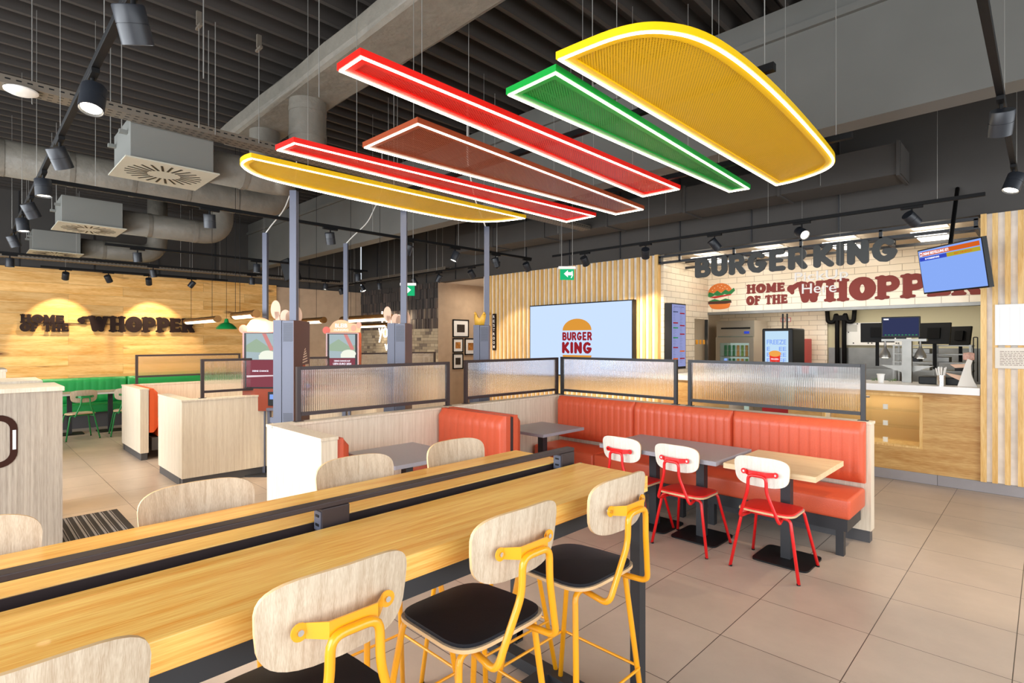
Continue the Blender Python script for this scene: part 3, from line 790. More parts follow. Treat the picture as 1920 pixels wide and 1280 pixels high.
# green bench along the oak wall
t = thing('green_bench', 'long green channel-stitched bench along the oak board wall', 'bench', (2.5, 13.4, 0))
for a, b in ((-1.0, .9), (.9, 2.45), (2.45, 4.0), (4.0, 5.5)):
    m = MB(); tufted(m, b-a-.004, .50, .10, 13, place((a+.002, 13.68, .45), (1, 0, 0), (0, 0, 1))); m.build('backrest', M['leather_g'], t)
    cushion('seat', M['leather_g'], t, a+.002, b-.002, 13.12, 13.6, .30, .46)
part('seat_base', M['plinth'], t, (-1.0, 5.5, 13.25, 13.68, 0, .30))
# booth in the middle distance
t = thing('orange_bench', 'orange bench seen end-on between two pale booth partitions', 'bench', (2.1, 9.5, 0))
m = MB(); tufted(m, 1.06, .62, .11, 10, place((1.89, 9.04, .38), (0, 1, 0), (0, 0, 1))); m.build('backrest', M['leather_o'], t)
cushion('seat', M['leather_o'], t, 2.0, 2.40, 9.04, 10.10, .30, .46); part('seat_frame', M['plinth'], t, (1.93, 2.35, 9.08, 10.08, .12, .30))
for y in (9.1, 9.98): part('leg', M['anth'], t, (2.25, 2.31, y, y+.05, 0, .12))

# ================================================================== LOW PARTITIONS
def partition(label, segs, mat=None, capmat=None, h=1.0):
    xs = [s_[0] for s_ in segs]+[s_[1] for s_ in segs]; ysr = [s_[2] for s_ in segs]+[s_[3] for s_ in segs]
    t = thing('low_partition', label, 'partition', (sum(xs)/len(xs), sum(ysr)/len(ysr), 0))
    m = MB(); c = MB(); p = MB()
    for (x0, x1, y0, y1) in segs:
        m.box(x0, x1, y0, y1, .10, h-.022); p.box(x0+.012, x1-.012, y0+.012, y1-.012, 0, .10)
    m.build('body', mat or M['pale'], t); p.build('plinth', M['plinth'], t)
    for (x0, x1, y0, y1) in segs: part('cap', capmat or M['pale'], t, (x0-.006, x1+.006, y0-.006, y1+.006, h-.022, h), bevel=.002)
    return t
partition('brightly lit L-shaped pale partition with white end beside the kiosks', [(1.74, 1.86, 3.54, 4.355), (1.74, 5.259, 4.355, 4.475)])
partition('pale partition behind the long red bench, between bench and counter', [(5.265, 5.38, 1.03, 4.475)])
partition('pale L-shaped booth partition standing left of the ordering kiosks', [(1.78, 1.90, 7.13, 8.05), (1.78, 4.3, 7.01, 7.125)])
partition('narrow pale booth partition with orange bench at its end, farther left', [(1.78, 1.88, 9.03, 10.12), (1.78, 4.3, 10.126, 10.25)])
# waste cabinets
def cabinet(label, x0, x1, y0, y1, h, icon):
    t = thing('waste_cabinet', label, 'cabinet', ((x0+x1)/2, (y0+y1)/2, 0))
    part('body', M['grey_lam'] if icon else M['pale'], t, (x0, x1, y0, y1, 0, h-.035)); part('top', M['pale'], t, (x0-.01, x1+.012, y0-.012, y1+.01, h-.035, h), bevel=.003)
    return t
c = cabinet('tall grey-oak waste cabinet with dark tray symbol beside the striped mat', -.9, .593, 5.70, 6.35, 1.3, True)
X = faceY(.10, 5.698, 1.43)
m = MB()
def rrect(cx, cy, w_, h_, r, wd):
    pts = []
    for (sx, sy, a0) in ((1, 1, 0), (-1, 1, 90), (-1, -1, 180), (1, -1, 270)):
        pts += arc(cx+sx*(w_/2-r), cy+sy*(h_/2-r), r, r, a0, a0+90, 6)
    return stroke(pts, wd, closed=True)
for poly in rrect(-.02, -.53, .44, .36, .09, .045): m.prism(poly, 0, .002, M=X)
for poly in stroke([(-.14, -.57), (.02, -.57)], .07): m.prism(poly, 0, .002, M=X)
m.build('tray_symbol', M['tray_icon'], c)
m = MB(); m.prism([(.193, -.45), (.213, -.45), (.213, -.60), (.193, -.60)], 0, .004, M=X); m.build('tray_handle', M['paper'], c)
cabinet('waste cabinet standing just behind the one with the tray symbol', -.9, .545, 6.75, 7.4, 1.3, False)
cabinet('farthest white cabinet at the left edge, its top just rising above the other cabinets', -.9, .44, 9.8, 10.5, 1.3, False)
# floor mat
t = thing('floor_mat', 'black and grey striped entrance mat on the tiled floor', 'mat', (.85, 5.4, 0))
part('mat_base', M['mat_dark'], t, (.602, 1.10, 4.3, 6.57, .0005, .008))
m = MB(); x = .62
while x < 1.08: m.box(x, x+.016, 4.32, 6.55, .008, .012); m.box(x+.026, x+.032, 4.32, 6.55, .008, .011); x += .066
m.build('mat_pile', M['mat_light'], t, kind='stuff')

# ================================================================== RIBBED SCREENS
def screen(label, a, b, z0, z1, axis, fixed, name='partition_screen', foot=1.0, mat='brown_metal'):
    """axis X or Y: from a to b along it, at fixed on the other"""
    mid = (a+b)/2
    t = thing(name, label, 'screen', (mid, fixed, foot) if axis == 'X' else (fixed, mid, foot))
    def bx(m, u0, u1, w0, w1, q0, q1):
        if axis == 'X': m.box(u0, u1, fixed+w0, fixed+w1, q0, q1)
        else: m.box(fixed+w0, fixed+w1, u0, u1, q0, q1)
    f = MB(); hw = .017
    bx(f, a, a+.034, -hw, hw, foot, z1); bx(f, b-.034, b, -hw, hw, foot, z1)
    bx(f, a+.031, b-.031, -hw, hw, z1-.028, z1); bx(f, a+.031, b-.031, -hw, hw, z0, z0+.028)
    bx(f, a-.02, a+.055, -.026, .026, foot, foot+.005); bx(f, b-.055, b+.02, -.026, .026, foot, foot+.005)
    f.build('frame', M[mat], t)
    p = MB(); L_ = b-a-.068; n = max(8, int(L_/.019)); vs = []; q0, q1 = z0+.028, z1-.028
    K = 4
    for i in range(n*K+1):
        u = a+.034+L_*i/(n*K); ph = (i % K)/K; d = .006*math.sin(PI*ph)
        for q in (q0, q1): vs.append((u, fixed-.002-d, q) if axis == 'X' else (fixed-.002-d, u, q))
    N_ = n*K
    fs = [(2*i, 2*i+2, 2*i+3, 2*i+1)[::(1 if axis == 'X' else -1)] for i in range(N_)]
    p.add(vs, fs, 0, True)
    ua, ub = a+.034, b-.034
    bk = [(ua, fixed+.002, q0), (ub, fixed+.002, q0), (ub, fixed+.002, q1), (ua, fixed+.002, q1)] if axis == 'X' else [(fixed+.002, ua, q0), (fixed+.002, ub, q0), (fixed+.002, ub, q1), (fixed+.002, ua, q1)]
    p.add(bk, [(3, 2, 1, 0) if axis == 'X' else (0, 1, 2, 3)], 0)
    p.build('ribbed_pane', M['ribbed'], t)
    return t
screen('ribbed glass screen in dark frame on the partition in front of the first kiosk back', 1.965, 3.58, 1.045, 1.455, 'X', 4.44)
screen('ribbed glass screen in front of the kiosk back with the crown', 3.795, 5.345, 1.045, 1.465, 'X', 4.44)
screen('ribbed glass screen on the bench partition, in front of the big wall screen', 2.78, 4.36, 1.045, 1.475, 'Y', 5.32, mat='anth')
screen('ribbed glass screen on the bench partition, in front of the drinks machine and fridge', 1.08, 2.655, 1.045, 1.475, 'Y', 5.32, mat='anth')
screen('ribbed glass screen on the booth partition, touching the left kiosk in view', 1.99, 3.6, 1.06, 1.46, 'X', 7.07)
screen('ribbed glass screen farthest left, in front of the green bench', 1.945, 3.5, 1.10, 1.46, 'X', 10.19)
screen('dark framed screen seen between the kiosks before the brick relief wall', 4.9, 6.9, 1.1, 1.46, 'X', 9.0, foot=1.0)
partition('pale partition under the dark framed screen before the brick relief wall', [(4.7, 7.2, 8.94, 9.06)])
screen('dark framed screen with pale pane just right of the kiosk with the ice cream picture', 3.75, 4.2, 1.1, 1.46, 'X', 10.19)

# ================================================================== KIOSKS
VD = math.radians(44.5)
def viewM(d, px):
    """frame turned towards the seating: x right, y away, z up, origin on the floor"""
    fx, fy = math.cos(VD), math.sin(VD)
    r = d*(px-960)/1020
    ox, oy = fx*d+fy*r, fy*d-fx*r
    return Matrix(((fy, fx, 0, ox), (-fx, fy, 0, oy), (0, 0, 1, 0), (0, 0, 0, 1)))
def rect_edge(pts, M_): pass
vent = meshmetal('perforated_metal', '787a88')
def kiosk_back(label, d, px_right, top, crown=False, pic=False):
    """seen end-on: narrow metal end with vents, deep brown side"""
    MM = viewM(d, px_right); L3 = MM @ Vector((-.09, .19, 0))
    t = thing('ordering_kiosk', label, 'kiosk', tuple(L3))
    def bp(name, mat, *bs, bevel=0):
        m = MB()
        for b in bs: m.box(*b, 0, M=MM)
        return m.build(name, mat, t, bevel)
    bp('side_cover', M['post_grey'], (-.185, -.112, 0, .38, .84, top)); bp('body', M['post_grey'], (-.108, -.004, .004, .38, .84, top-.004))
    bp('brown_side', M['kiosk_brown'], (-.004, .0, .0, .38, .84, top))
    for z0, z1 in ((top-.19, top-.02), (.86, 1.03)):
        m = MB(); nx = 12
        for i in range(nx):
            for j in range(int((z1-z0)/.008)):
                xx = -.098+i*.0072+(.0036 if j % 2 else 0); zz = z0+j*.008
                m.box(xx, xx+.0036, .0025, .0042, zz, zz+.0045, M=MM)
        m.build('vent', M['anth'], t, kind='stuff')
    bp('post', M['post_grey'], (-.060, .0, .05, .11, top, 3.03)); bp('stand', M['anth'], (-.13, -.06, .15, .22, .02, .84)); bp('foot_plate', M['anth'], (-.22, .04, 0, .36, 0, .02))
    bp('card_reader', M['post_grey'], (-.235, -.187, .05, .14, .93, .98)); 
    return t, MM
k1, K1 = kiosk_back('grey kiosk end with brown side carrying an ice cream picture, at the partition corner', 4.86, 551, 1.855)
k2, K2 = kiosk_back('grey kiosk end with brown side and rabbit-ear cut-out, behind the ribbed screen', 5.60, 760, 1.855)
k3, K3 = kiosk_back('blue-grey kiosk end topped by a paper crown', 6.40, 917, 1.86)
# ice cream picture on the brown side (side plane faces local +x)
PX = K1 @ place((.0005, .0, 0), (0, 1, 0), (0, 0, 1))
m = MB()
for i, (w_, z) in enumerate([(.11, 1.475), (.105, 1.50), (.085, 1.525), (.065, 1.548), (.04, 1.568), (.02, 1.59)]):
    for poly in stroke([(.26-w_/2, z-.006), (.26+w_/2, z+.008)], .010): m.prism(poly, 0, .001, M=PX)
m.build('ice_cream_picture', plain('pale_print', 'e3c9b0', .6), k1)
m = MB()
for poly in stroke([(.245, 1.445), (.24, 1.25)], .075, cap=False): m.prism(poly, 0, .0012, M=PX)
m.build('cone_picture', plain('cone_orange', 'b8552c', .6), k1)
m = MB()
for x_ in (.285, .315, .345):
    for poly in stroke([(x_-.005, 1.44), (x_, 1.26)], .026): m.prism(poly, 0, .0016, M=PX)
m.build('hand_picture', plain('hand_cream', 'd8bc9c', .6), k1)
def ears(KM, par, top, s_=1.0):
    m = MB(); X = KM @ place((-.02, .12, top), (1, 0, 0), (0, 0, 1))
    for poly in [[(-.19+.045*math.cos(a*PI/10)*s_, .10+.085*math.sin(a*PI/10)*s_) for a in range(20)], [(-.19, 0), (-.15, 0), (-.16, .08), (-.2, .08)]]: m.prism(poly, 0, .012, M=X)
    for cx, ry_ in ((-.10, .10), (-.05, .09), (.0, .13)): m.prism([(cx+.05*math.cos(a*PI/10), max(0, ry_*.35+ry_*.65*math.sin(a*PI/10))) for a in range(20)], 0, .012, M=X)
    o = m.build('cardboard_topper', plain('cardboard_tan', 'd9b49a', .7), None); return o
def place_top(o, label): tag(o, label, 'cardboard figure')
place_top(ears(K1, None, 1.856), 'tan cardboard ear-shaped cut-out on top of the kiosk with the ice cream picture')
place_top(ears(K2, None, 1.856, .9), 'tan cardboard ear-shaped cut-out on top of the middle kiosk, in front of the neon lettering')
# paper crown
t = MB(); X = K3 @ Matrix.Translation((-.09, .12, 1.861))
n = 40; vs = []; fs = []
for i in range(n):
    a = 2*PI*i/n; h = .08+.07*abs(math.cos(a*2.5))**2
    vs += [(.085*math.cos(a), .075*math.sin(a), 0), (.095*math.cos(a), .085*math.sin(a), h)]
for i in range(n): j = (i+1) % n; fs.append((2*i, 2*j, 2*j+1, 2*i+1))
t.add(vs, fs, 0, True, M=X)
for i in range(5):
    a = 2*PI*i/5; t.lathe([(.002, -.018), (.018, 0), (.002, .018)], 8, 0, M=X @ Matrix.Translation((.095*math.cos(a), .085*math.sin(a), .14)))
cr = t.build('party_crown_hat', plain('crown_gold', 'd8a63a', .5)); sm = cr.modifiers.new('s', 'SOLIDIFY'); sm.thickness = .002
tag(cr, 'gold paper crown standing on the blue-grey kiosk end', 'crown')
# front kiosks with screens
def ell2(cx, cy, rx, ry, n=24): return [(cx+rx*math.cos(2*PI*i/n), cy+ry*math.sin(2*PI*i/n)) for i in range(n)]
def kiosk_front(label, d, pxc, texts, toplabel):
    MM = viewM(d, pxc); t = thing('ordering_kiosk', label, 'kiosk', tuple(MM @ Vector((0, .1, 0))))
    def bp(name, mat, *bs, parent=t, bevel=0):
        m = MB()
        for b in bs: m.box(*b, 0, M=MM)
        return m.build(name, mat, parent, bevel)
    bp('body', plain('kiosk_print', '8a3a22', .25, coat=.6), (-.23, .23, 0, .12, .80, 1.79), bevel=.004)
    sc = bp('screen', M['black'], (-.205, .205, -.006, -.001, 1.08, 1.775))
    bp('display', glow('kiosk_sky_reflection', 'aebfc4', .75), (-.178, .178, -.009, -.0065, 1.44, 1.765), parent=sc)  # reflected outdoor sky, painted into the display colour
    bp('display_lower', glow('kiosk_display_red', '8f4a55', .7), (-.178, .178, -.009, -.0065, 1.10, 1.438), parent=sc)
    X = MM @ place((0, -.0095, 0), (1, 0, 0), (0, 0, 1))
    m = MB()  # reflected hill and car, drawn as glowing shapes on the display
    m.prism([(-.178, 1.62), (-.05, 1.70), (.10, 1.60), (.178, 1.62), (.178, 1.52), (-.178, 1.54)], 0, .001, M=X); m.build('hill_reflection', glow('painted_hill_reflection', 'a3b8a0', .75), sc)
    m = MB(); m.prism(ell2(.09, 1.50, .10, .055), 0, .0015, M=X); m.prism([(-.02, 1.445), (.178, 1.445), (.178, 1.49), (-.02, 1.50)], 0, .0014, M=X); m.build('car_reflection', glow('painted_car_reflection', 'e9ecdc', .85), sc)
    m = MB(); m.prism([(-.17, 1.22), (.17, 1.235), (.17, 1.25), (-.17, 1.245)], 0, .0008, M=X); m.build('glare_image', glow('screen_glare', 'e6d3d8', .8), sc)
    m = MB(); m.prism([(.02, 1.765), (.07, 1.765), (.17, 1.56), (.12, 1.55)], .001, .002, M=X); m.build('stripe_image', glow('screen_pink', 'd58a86', .8), sc)
    for i, (tx, w_, h_, z) in enumerate(texts): text_mesh(tx, X @ Matrix.Translation((0, 0, .0012)), w_, h_, M['scr_white'], 'screen_text', sc, .001, .02, 0, z)
    bp('receipt_slot', M['paper'], (-.18, -.08, -.004, 0, .93, 1.0)); bp('card_terminal', M['black'], (.10, .2, -.03, 0, .87, 1.04), bevel=.005)
    bp('terminal_screen', M['screen_blue'], (.125, .18, -.033, -.030, .95, 1.01)); bp('scanner_shelf', M['post_grey'], (.09, .23, -.05, 0, .81, .84))
    bp('pole', M['post_grey'], (-.02, .03, .05, .10, .02, .80), (.06, .09, .05, .10, .02, .80)); bp('foot_plate', M['anth'], (-.17, .2, -.10, .28, 0, .02))
    bp('post', M['post_grey'], (.0, .055, .04, .095, 1.79, 3.03))
    # topper sign
    s_ = thing('kiosk_topper', toplabel, 'sign', tuple(MM @ Vector((0, .02, 1.79))))
    X = MM @ place((0, .018, 1.792), (1, 0, 0), (0, 0, 1)); m = MB()
    m.prism([(-.20, 0), (.24, 0), (.25, .06)]+arc(.18, .07, .06, .05, 0, 90, 5)+arc(-.02, .06, .15, .115, 40, 140, 8)+[(-.19, .06)], 0, .006, M=X); m.build('board', plain('topper_peach', 'f0b58c', .6), s_)
    text_mesh('BLEIB', X @ Matrix.Translation((-.02, .095, .007)), .17, .055, M['paper'], 'upper_text', s_, .001, .03)
    text_mesh('HUNGRIG', X @ Matrix.Translation((-.02, .035, .007)), .20, .03, M['paper'], 'lower_text', s_, .001, .02)
    m = MB(); m.prism([(-.225+.052*math.cos(a*PI/12), .03+.052*math.sin(a*PI/12)) for a in range(24)], 0, .010, M=X); m.build('badge', plain('topper_red', 'd8685c', .6), s_)
    m = MB()
    for cx, cz in ((.15, .06), (.225, .10)):
        m.prism([(cx+.035*math.cos(a*PI/12), cz+.045*math.sin(a*PI/12)) for a in range(24)], .006, .011, M=X)
    m.build('burger_figure', plain('topper_pink', 'e59a86', .6), s_)
    return t
kiosk_front('ordering kiosk with painted outdoor reflection on its screen, left of the ice cream kiosk', 6.78, 489, [('DEINE CHANCE', .2, .02, 1.30)], 'peach cardboard topper with red badge above the kiosk with the painted reflection')
kiosk_front('ordering kiosk whose screen advertises TICKETS', 7.51, 642, [('DEINE CHANCE AUF', .22, .022, 1.40), ('UEFA EURO 2024', .25, .028, 1.36), ('TICKETS!', .29, .062, 1.30)], 'peach cardboard topper with red badge above the TICKETS kiosk')

# ================================================================== COUNTER & KITCHEN
t = thing('service_counter', 'oak-clad service counter with glass display case and white stone top', 'counter', (8.2, 2.4, 0))
part('front_panel', M['oak_counter'], t, (XW, XW+.04, .52, 1.04, .12, 1.065), (XW, XW+.04, 2.10, 2.52, .12, 1.065), (XW, XW+.04, 1.04, 2.10, .12, .40), (XW, XW+.04, 1.04, 2.10, 1.035, 1.065))
part('front_panel', M['oak_counter'], t, (XW, XW+.04, 3.35, 4.40, .12, 1.065))
part('counter_top', M['stone'], t, (XW-.03, 8.65, .525, 2.52, 1.065, 1.148), (XW-.03, 8.65, 3.35, 4.40, 1.065, 1.148), bevel=.003)
part('carcass', M['ceilwhite'], t, (XW+.40, 8.6, .42, 2.5, .0, 1.06), (XW+.04, 8.6, 3.37, 4.38, 0, 1.06), (XW+.04, XW+.4, .42, 1.04, 0, 1.06), (XW+.04, XW+.4, 2.1, 2.5, 0, 1.06))
dc = part('case_frame', M['slat'], t, (XW-.01, XW+.04, 1.04, 1.07, .40, 1.035), (XW-.01, XW+.04, 2.07, 2.10, .40, 1.035), (XW-.01, XW+.38, 1.07, 2.07, .40, .425), (XW-.01, XW+.04, 1.07, 2.07, 1.01, 1.035))
part('case_back', plain('case_back', 'bd955a', .6), dc, (XW+.37, XW+.385, 1.05, 2.09, .42, 1.03))
for z in (.62, .82): part('glass_shelf', M['glass'], dc, (XW+.05, XW+.36, 1.07, 2.07, z, z+.01))
for y in (1.62, 1.56): part('glass_edge', M['glass'], dc, (XW+.012, XW+.018, y-.006, y, .43, 1.01))
part('glass_door', M['glass'], dc, (XW+.005, XW+.010, 1.07, 1.58, .425, 1.01)); part('glass_door', M['glass'], dc, (XW+.014, XW+.019, 1.56, 2.07, .425, 1.01))
part('door_lock', M['chrome'], dc, (XW-.004, XW+.005, 1.57, 1.61, .965, .99))
area('case_fill_light', (XW+.2, 1.57, 1.005), (0, 0, -1), .2, .9, 2.2, (1, .93, .8))  # added fill without a fitting, brightens the case interior
card = tag(part('price_card', M['paper'], None, (XW+.10, XW+.105, 1.40, 1.45, .6305, .69)), 'white number card on the middle glass shelf of the counter case', 'card')
c2 = card.copy(); COL.objects.link(c2); c2.location = (0, .0, .20); c2['label'] = 'white number card on the top glass shelf of the counter case, right half'
c3 = card.copy(); COL.objects.link(c3); c3.location = (0, .44, .20); c3['label'] = 'white number card on the top glass shelf beside the bench end'
c4 = card.copy(); COL.objects.link(c4); c4.location = (0, 0, -.205); c4['label'] = 'white number card on the floor of the counter display case'
# frozen drink machine
t = thing('frozen_drink_machine', 'tall frozen drink machine with red cup picture on its lit front', 'machine', (8.65, 2.85, 0))
part('housing', M['black'], t, (8.40, 8.95, 2.60, 3.03, .0, 1.86), bevel=.02)
part('lit_panel', glow('freeze_panel', 'b4cfe4', .9), t, (8.392, 8.40, 2.66, 2.98, 1.12, 1.82)); part('base_panel', M['red'], t, (8.385, 8.40, 2.62, 3.02, .45, .80))
text_mesh('FREEZE', faceX(8.39, 2.82, 1.66), .27, .07, M['screen_blue'], 'panel_text', t, .002, .02)
for i in range(4): text_mesh('E    EE', faceX(8.39, 2.82, 1.56-i*.085), .27, .06, M['screen_blue'], 'panel_text', t, .002, .02)
text_mesh('EEEZE', faceX(8.38, 2.82, .745), .25, .07, M['paper'], 'base_text', t, .003, .03)
m = MB(); Xc = faceX(8.388, 2.84, 1.14)
m.prism([(-.05, .0), (.05, .0), (.075, .33), (-.075, .33)], 0, .004, M=Xc); m.build('cup_picture', glow('cup_red', 'd8342a', .9), t)
m = MB(); m.prism([(.085*math.cos(a*PI/10), .35+.045*math.sin(a*PI/10)) for a in range(20)], 0, .005, M=Xc); m.build('cup_lid_picture', glow('cup_orange', 'e09a4a', .9), t)
text_mesh('FROZEN', Xc @ Matrix.Translation((0, .27, .006)), .10, .025, M['scr_white'], 'cup_text', t); text_mesh('Coca-Cola', Xc @ Matrix.Translation((0, .21, .006)), .12, .045, M['scr_white'], 'cup_text', t, .001, .01)
m = MB(); m.cyl((8.6, 2.80, 1.86), (8.6, 2.80, 2.08), .012, 8); m.cyl((8.6, 2.74, 1.86), (8.6, 2.74, 2.08), .012, 8); m.build('pipe', M['black'], t)
# fridge
t = thing('fridge', 'stainless steel upright fridge with glass door and drink cans', 'fridge', (11.5, 4.6, 0))
fy0, fy1 = 4.20, 4.98
part('cabinet', M['fridge_steel'], t, (11.24, 11.95, fy0, fy0+.03, 0, 2.10), (11.24, 11.95, fy1-.03, fy1, 0, 2.10), (11.24, 11.95, fy0+.03, fy1-.03, 1.78, 2.10), (11.92, 11.95, fy0+.03, fy1-.03, 0, 1.78), (11.24, 11.92, fy0+.03, fy1-.03, 0, .1))
part('liner', plain('fridge_liner', 'c9ded6', .5, emit=.35), t, (11.86, 11.915, fy0+.04, fy1-.04, .12, 1.76))
part('handle_slot', M['black'], t, (11.232, 11.24, fy0+.08, fy1-.10, 1.93, 1.96)); part('thermostat', M['scr_navy'], t, (11.230, 11.24, fy0+.10, fy0+.20, 1.83, 1.88))
d_ = part('door', M['fridge_steel'], t, (11.20, 11.235, fy0, fy0+.09, .1, 1.76), (11.20, 11.235, fy1-.09, fy1, .1, 1.76), (11.20, 11.235, fy0+.09, fy1-.09, 1.64, 1.76), (11.20, 11.235, fy0+.09, fy1-.09, .1, .2))
part('door_glass', M['glass'], d_, (11.215, 11.222, fy0+.09, fy1-.09, .2, 1.64))
for z in (1.36, 1.08, .8): part('shelf', M['fridge_steel'], t, (11.35, 11.85, fy0+.05, fy1-.05, z-.01, z))
gr = 'drink cans in the glass door fridge'
cols = [M['greenm'], M['screen_blue'], M['yellow'], plain('can_lime', '8fbf3a', .3, .3)]
can0 = None; n = 0
for z, shelf in ((1.361, 'upper'), (1.081, 'middle')):
    for j in range(7):
        for k_ in range(2):
            col = [0, 0, 0, 2, 3, 2, 3][j] if z > 1.2 else [1, 0, 0, 2, 2, 3, 3][j]
            y = fy1-.12-j*.088; zz = z+k_*.118
            o = MB().lathe([(.022, 0), (.03, .008), (.03, .105), (.024, .116)], 12, M=Matrix.Translation((11.42, y, zz))).build('drink_can', cols[col])
            nm = {0: 'green', 1: 'blue', 2: 'yellow', 3: 'lime green'}[col]
            tag(o, nm+' drink can on the '+shelf+' shelf of the steel fridge', 'can', nm+' cans on the '+shelf+' fridge shelf')
# red small cooler
t = thing('drinks_cooler', 'small red drinks cooler right of the frozen drink machine', 'cooler', (11.7, 3.48, 0))
part('cabinet', M['red'], t, (11.5, 12.0, 3.36, 3.60, .9, 1.723), bevel=.01); part('grille', M['brown_metal'], t, (11.492, 11.5, 3.385, 3.575, 1.25, 1.42)); part('stand', M['steel'], t, (11.45, 12.05, 3.25, 3.7, 0, .9))
text_mesh('Coca-Cola', faceX(11.497, 3.48, 1.58), .13, .05, M['paper'], 'logo_text', t)
for yy, nm in ((3.50, 'left'), (3.42, 'right')): pass
sg = thing('safety_sign', 'left small red-rimmed sign on the kitchen tiles above the drinks machine', 'sign', (12.13, 3.95, 2.12))
part('board', M['paper'], sg, (12.13, 12.139, 3.90, 3.99, 2.08, 2.17)); part('rim', M['red'], sg, (12.126, 12.13, 3.90, 3.99, 2.16, 2.17), (12.126, 12.13, 3.90, 3.99, 2.08, 2.09), (12.126, 12.13, 3.90, 3.91, 2.08, 2.17), (12.126, 12.13, 3.98, 3.99, 2.08, 2.17))
dup(sg, (12.13, 3.84, 2.12), 0, 'right small red-rimmed sign on the kitchen tiles above the drinks machine')
# menu board on the side wall
t = thing('menu_board', 'tall portrait menu screen in black casing on the tiled return wall', 'screen', (8.4, 4.3, 1.2))
part('casing', M['black'], t, (8.01, 8.50, 4.29, 4.41, 1.22, 2.29)); sc = part('display', M['scr_menu'], t, (8.03, 8.48, 4.284, 4.29, 1.26, 2.27))
X = faceY(8.255, 4.2835, 1.26) @ Matrix.Scale(.9, 4, (1, 0, 0)); m = [MB() for _ in range(4)]
for j, (x0, seq) in enumerate(((-.22, [(.88, 3), (.70, 0), (.62, 1), (.46, 1), (.30, 0), (.12, 2)]), (.03, [(.86, 0), (.66, 0), (.52, 0), (.24, 2), (.12, 0)]))):
    for z, c_ in seq: m[c_].prism([(x0, z), (x0+.18, z), (x0+.18, z+.02), (x0, z+.02)], 0, .001, M=X)
    zz = .95
    while zz > .05:
        m[3].prism([(x0, zz), (x0+random.uniform(.06, .16), zz), (x0+.06, zz+.004), (x0, zz+.004)], 0, .0006, M=X); zz -= .026
for mm_, mt, nm in zip(m, ('scr_red', 'scr_green', 'scr_orange', 'scr_grey'), ('red_heading', 'green_heading', 'orange_heading', 'menu_line')): mm_.build(nm, M[mt], sc)
text_mesh('SNACKS & GETRÄNKE', X @ Matrix.Translation((0, .975, 0)), .38, .02, M['scr_grey'], 'menu_title', sc)
# pass door zone with striped tape
tp = MB()
for i in range(4): tp.box(9.10+i*.14, 9.17+i*.14, 4.465, 4.475, 1.62, 1.70)
tag(tp.build('hazard_tape', M['yellow']), 'yellow and black hazard tape across the doorway beside the fridge', 'tape')
struct('door_1', M['steel'], (9.63, 9.66, 4.43, 4.49, 0, 2.15))

# heated pass: steel column with screen and lamps
t = thing('pass_column', 'stainless steel pass column with crossbar carrying the order monitor', 'stand', (8.45, 1.27, 1.149))
part('column', M['steel'], t, (8.42, 8.50, 1.215, 1.315, 1.149, 1.67)); part('crossbar', M['steel'], t, (8.40, 8.52, 1.06, 1.53, 1.67, 1.70))
m = MB(); m.prism([(-.28, .09), (.28, .09), (.05, 0), (-.05, 0)], 0, .03, M=faceX(8.54, 1.28, 1.27)); _ = ([(8.42, 1.0, 1.36), (8.5, 1.0, 1.36), (8.42, 1.56, 1.36), (8.5, 1.56, 1.36), (8.42, 1.22, 1.27), (8.5, 1.22, 1.27), (8.42, 1.32, 1.27), (8.5, 1.32, 1.27)],
      [(0, 2, 6, 4), (1, 5, 7, 3), (0, 1, 3, 2), (4, 6, 7, 5), (0, 4, 5, 1), (2, 3, 7, 6)]); m.build('bracket_shelf', M['steel'], t)
mo = thing('order_monitor', 'landscape order monitor with dark blue screen on the steel column', 'monitor', (8.46, 1.33, 1.701))
part('housing', M['black'], mo, (8.455, 8.49, 1.13, 1.54, 1.715, 1.985), bevel=.004); sc = part('display', M['scr_dark'], mo, (8.451, 8.455, 1.145, 1.525, 1.74, 1.97))
m = MB()
for i in range(10): m.box(8.4495, 8.451, 1.16+i*.036, 1.178+i*.036, 1.745, 1.757)
m.build('button_row', M['scr_green'], sc); part('foot', M['black'], mo, (8.44, 8.50, 1.28, 1.38, 1.7005, 1.715)); part('corner_label', M['scr_white'], sc, (8.4495, 8.451, 1.46, 1.515, 1.945, 1.962))
lampp = [(.012, 1.669), (.014, 1.61), (.022, 1.58), (.046, 1.53), (.062, 1.49), (.064, 1.462), (.058, 1.458)]
for y, nm in ((1.50, 'left'), (1.13, 'right')):
    l = thing('heat_lamp', 'silver bell heat lamp hanging at the '+nm+' end of the pass crossbar', 'lamp', (8.46, y, 1.669))
    MB().lathe([(r, z) for r, z in lampp][::-1], 20, M=Matrix.Translation((8.46, y, 0))).build('shade', M['lamp_steel'], l)
    MB().cyl((8.46, y, 1.455), (8.46, y, 1.4585), .035, 16).build('bulb', M['lens'], l)
# screens seen from behind in the kitchen
def backmon(label, x, y, z, w_, h_, rz, tilt):
    t = thing('kitchen_monitor', label, 'monitor', (x, y, z))
    m = MB(); R_ = Matrix.Translation((x, y, z)) @ Matrix.Rotation(rz, 4, 'Z') @ Matrix.Rotation(tilt, 4, 'Y')
    m.box(-.015, .015, -w_/2, w_/2, -h_/2, h_/2, M=R_); m.build('housing', M['black'], t, .003)
    m = MB(); m.box(-.035, -.015, -w_/5, w_/5, -h_/4, h_/4, M=R_); m.build('rear_cover', M['blackm'], t)
    part('arm', M['blackm'], t, (x-.02, x+.02, y-.02, y+.02, z-h_/2-.35, z-h_/2+.05))
backmon('black monitor seen from behind, left of the order monitor', 9.6, 1.80, 1.80, .42, .29, .25, .15)
backmon('black monitor seen from behind, right of the order monitor', 9.6, 1.12, 1.78, .38, .30, -.3, .15)
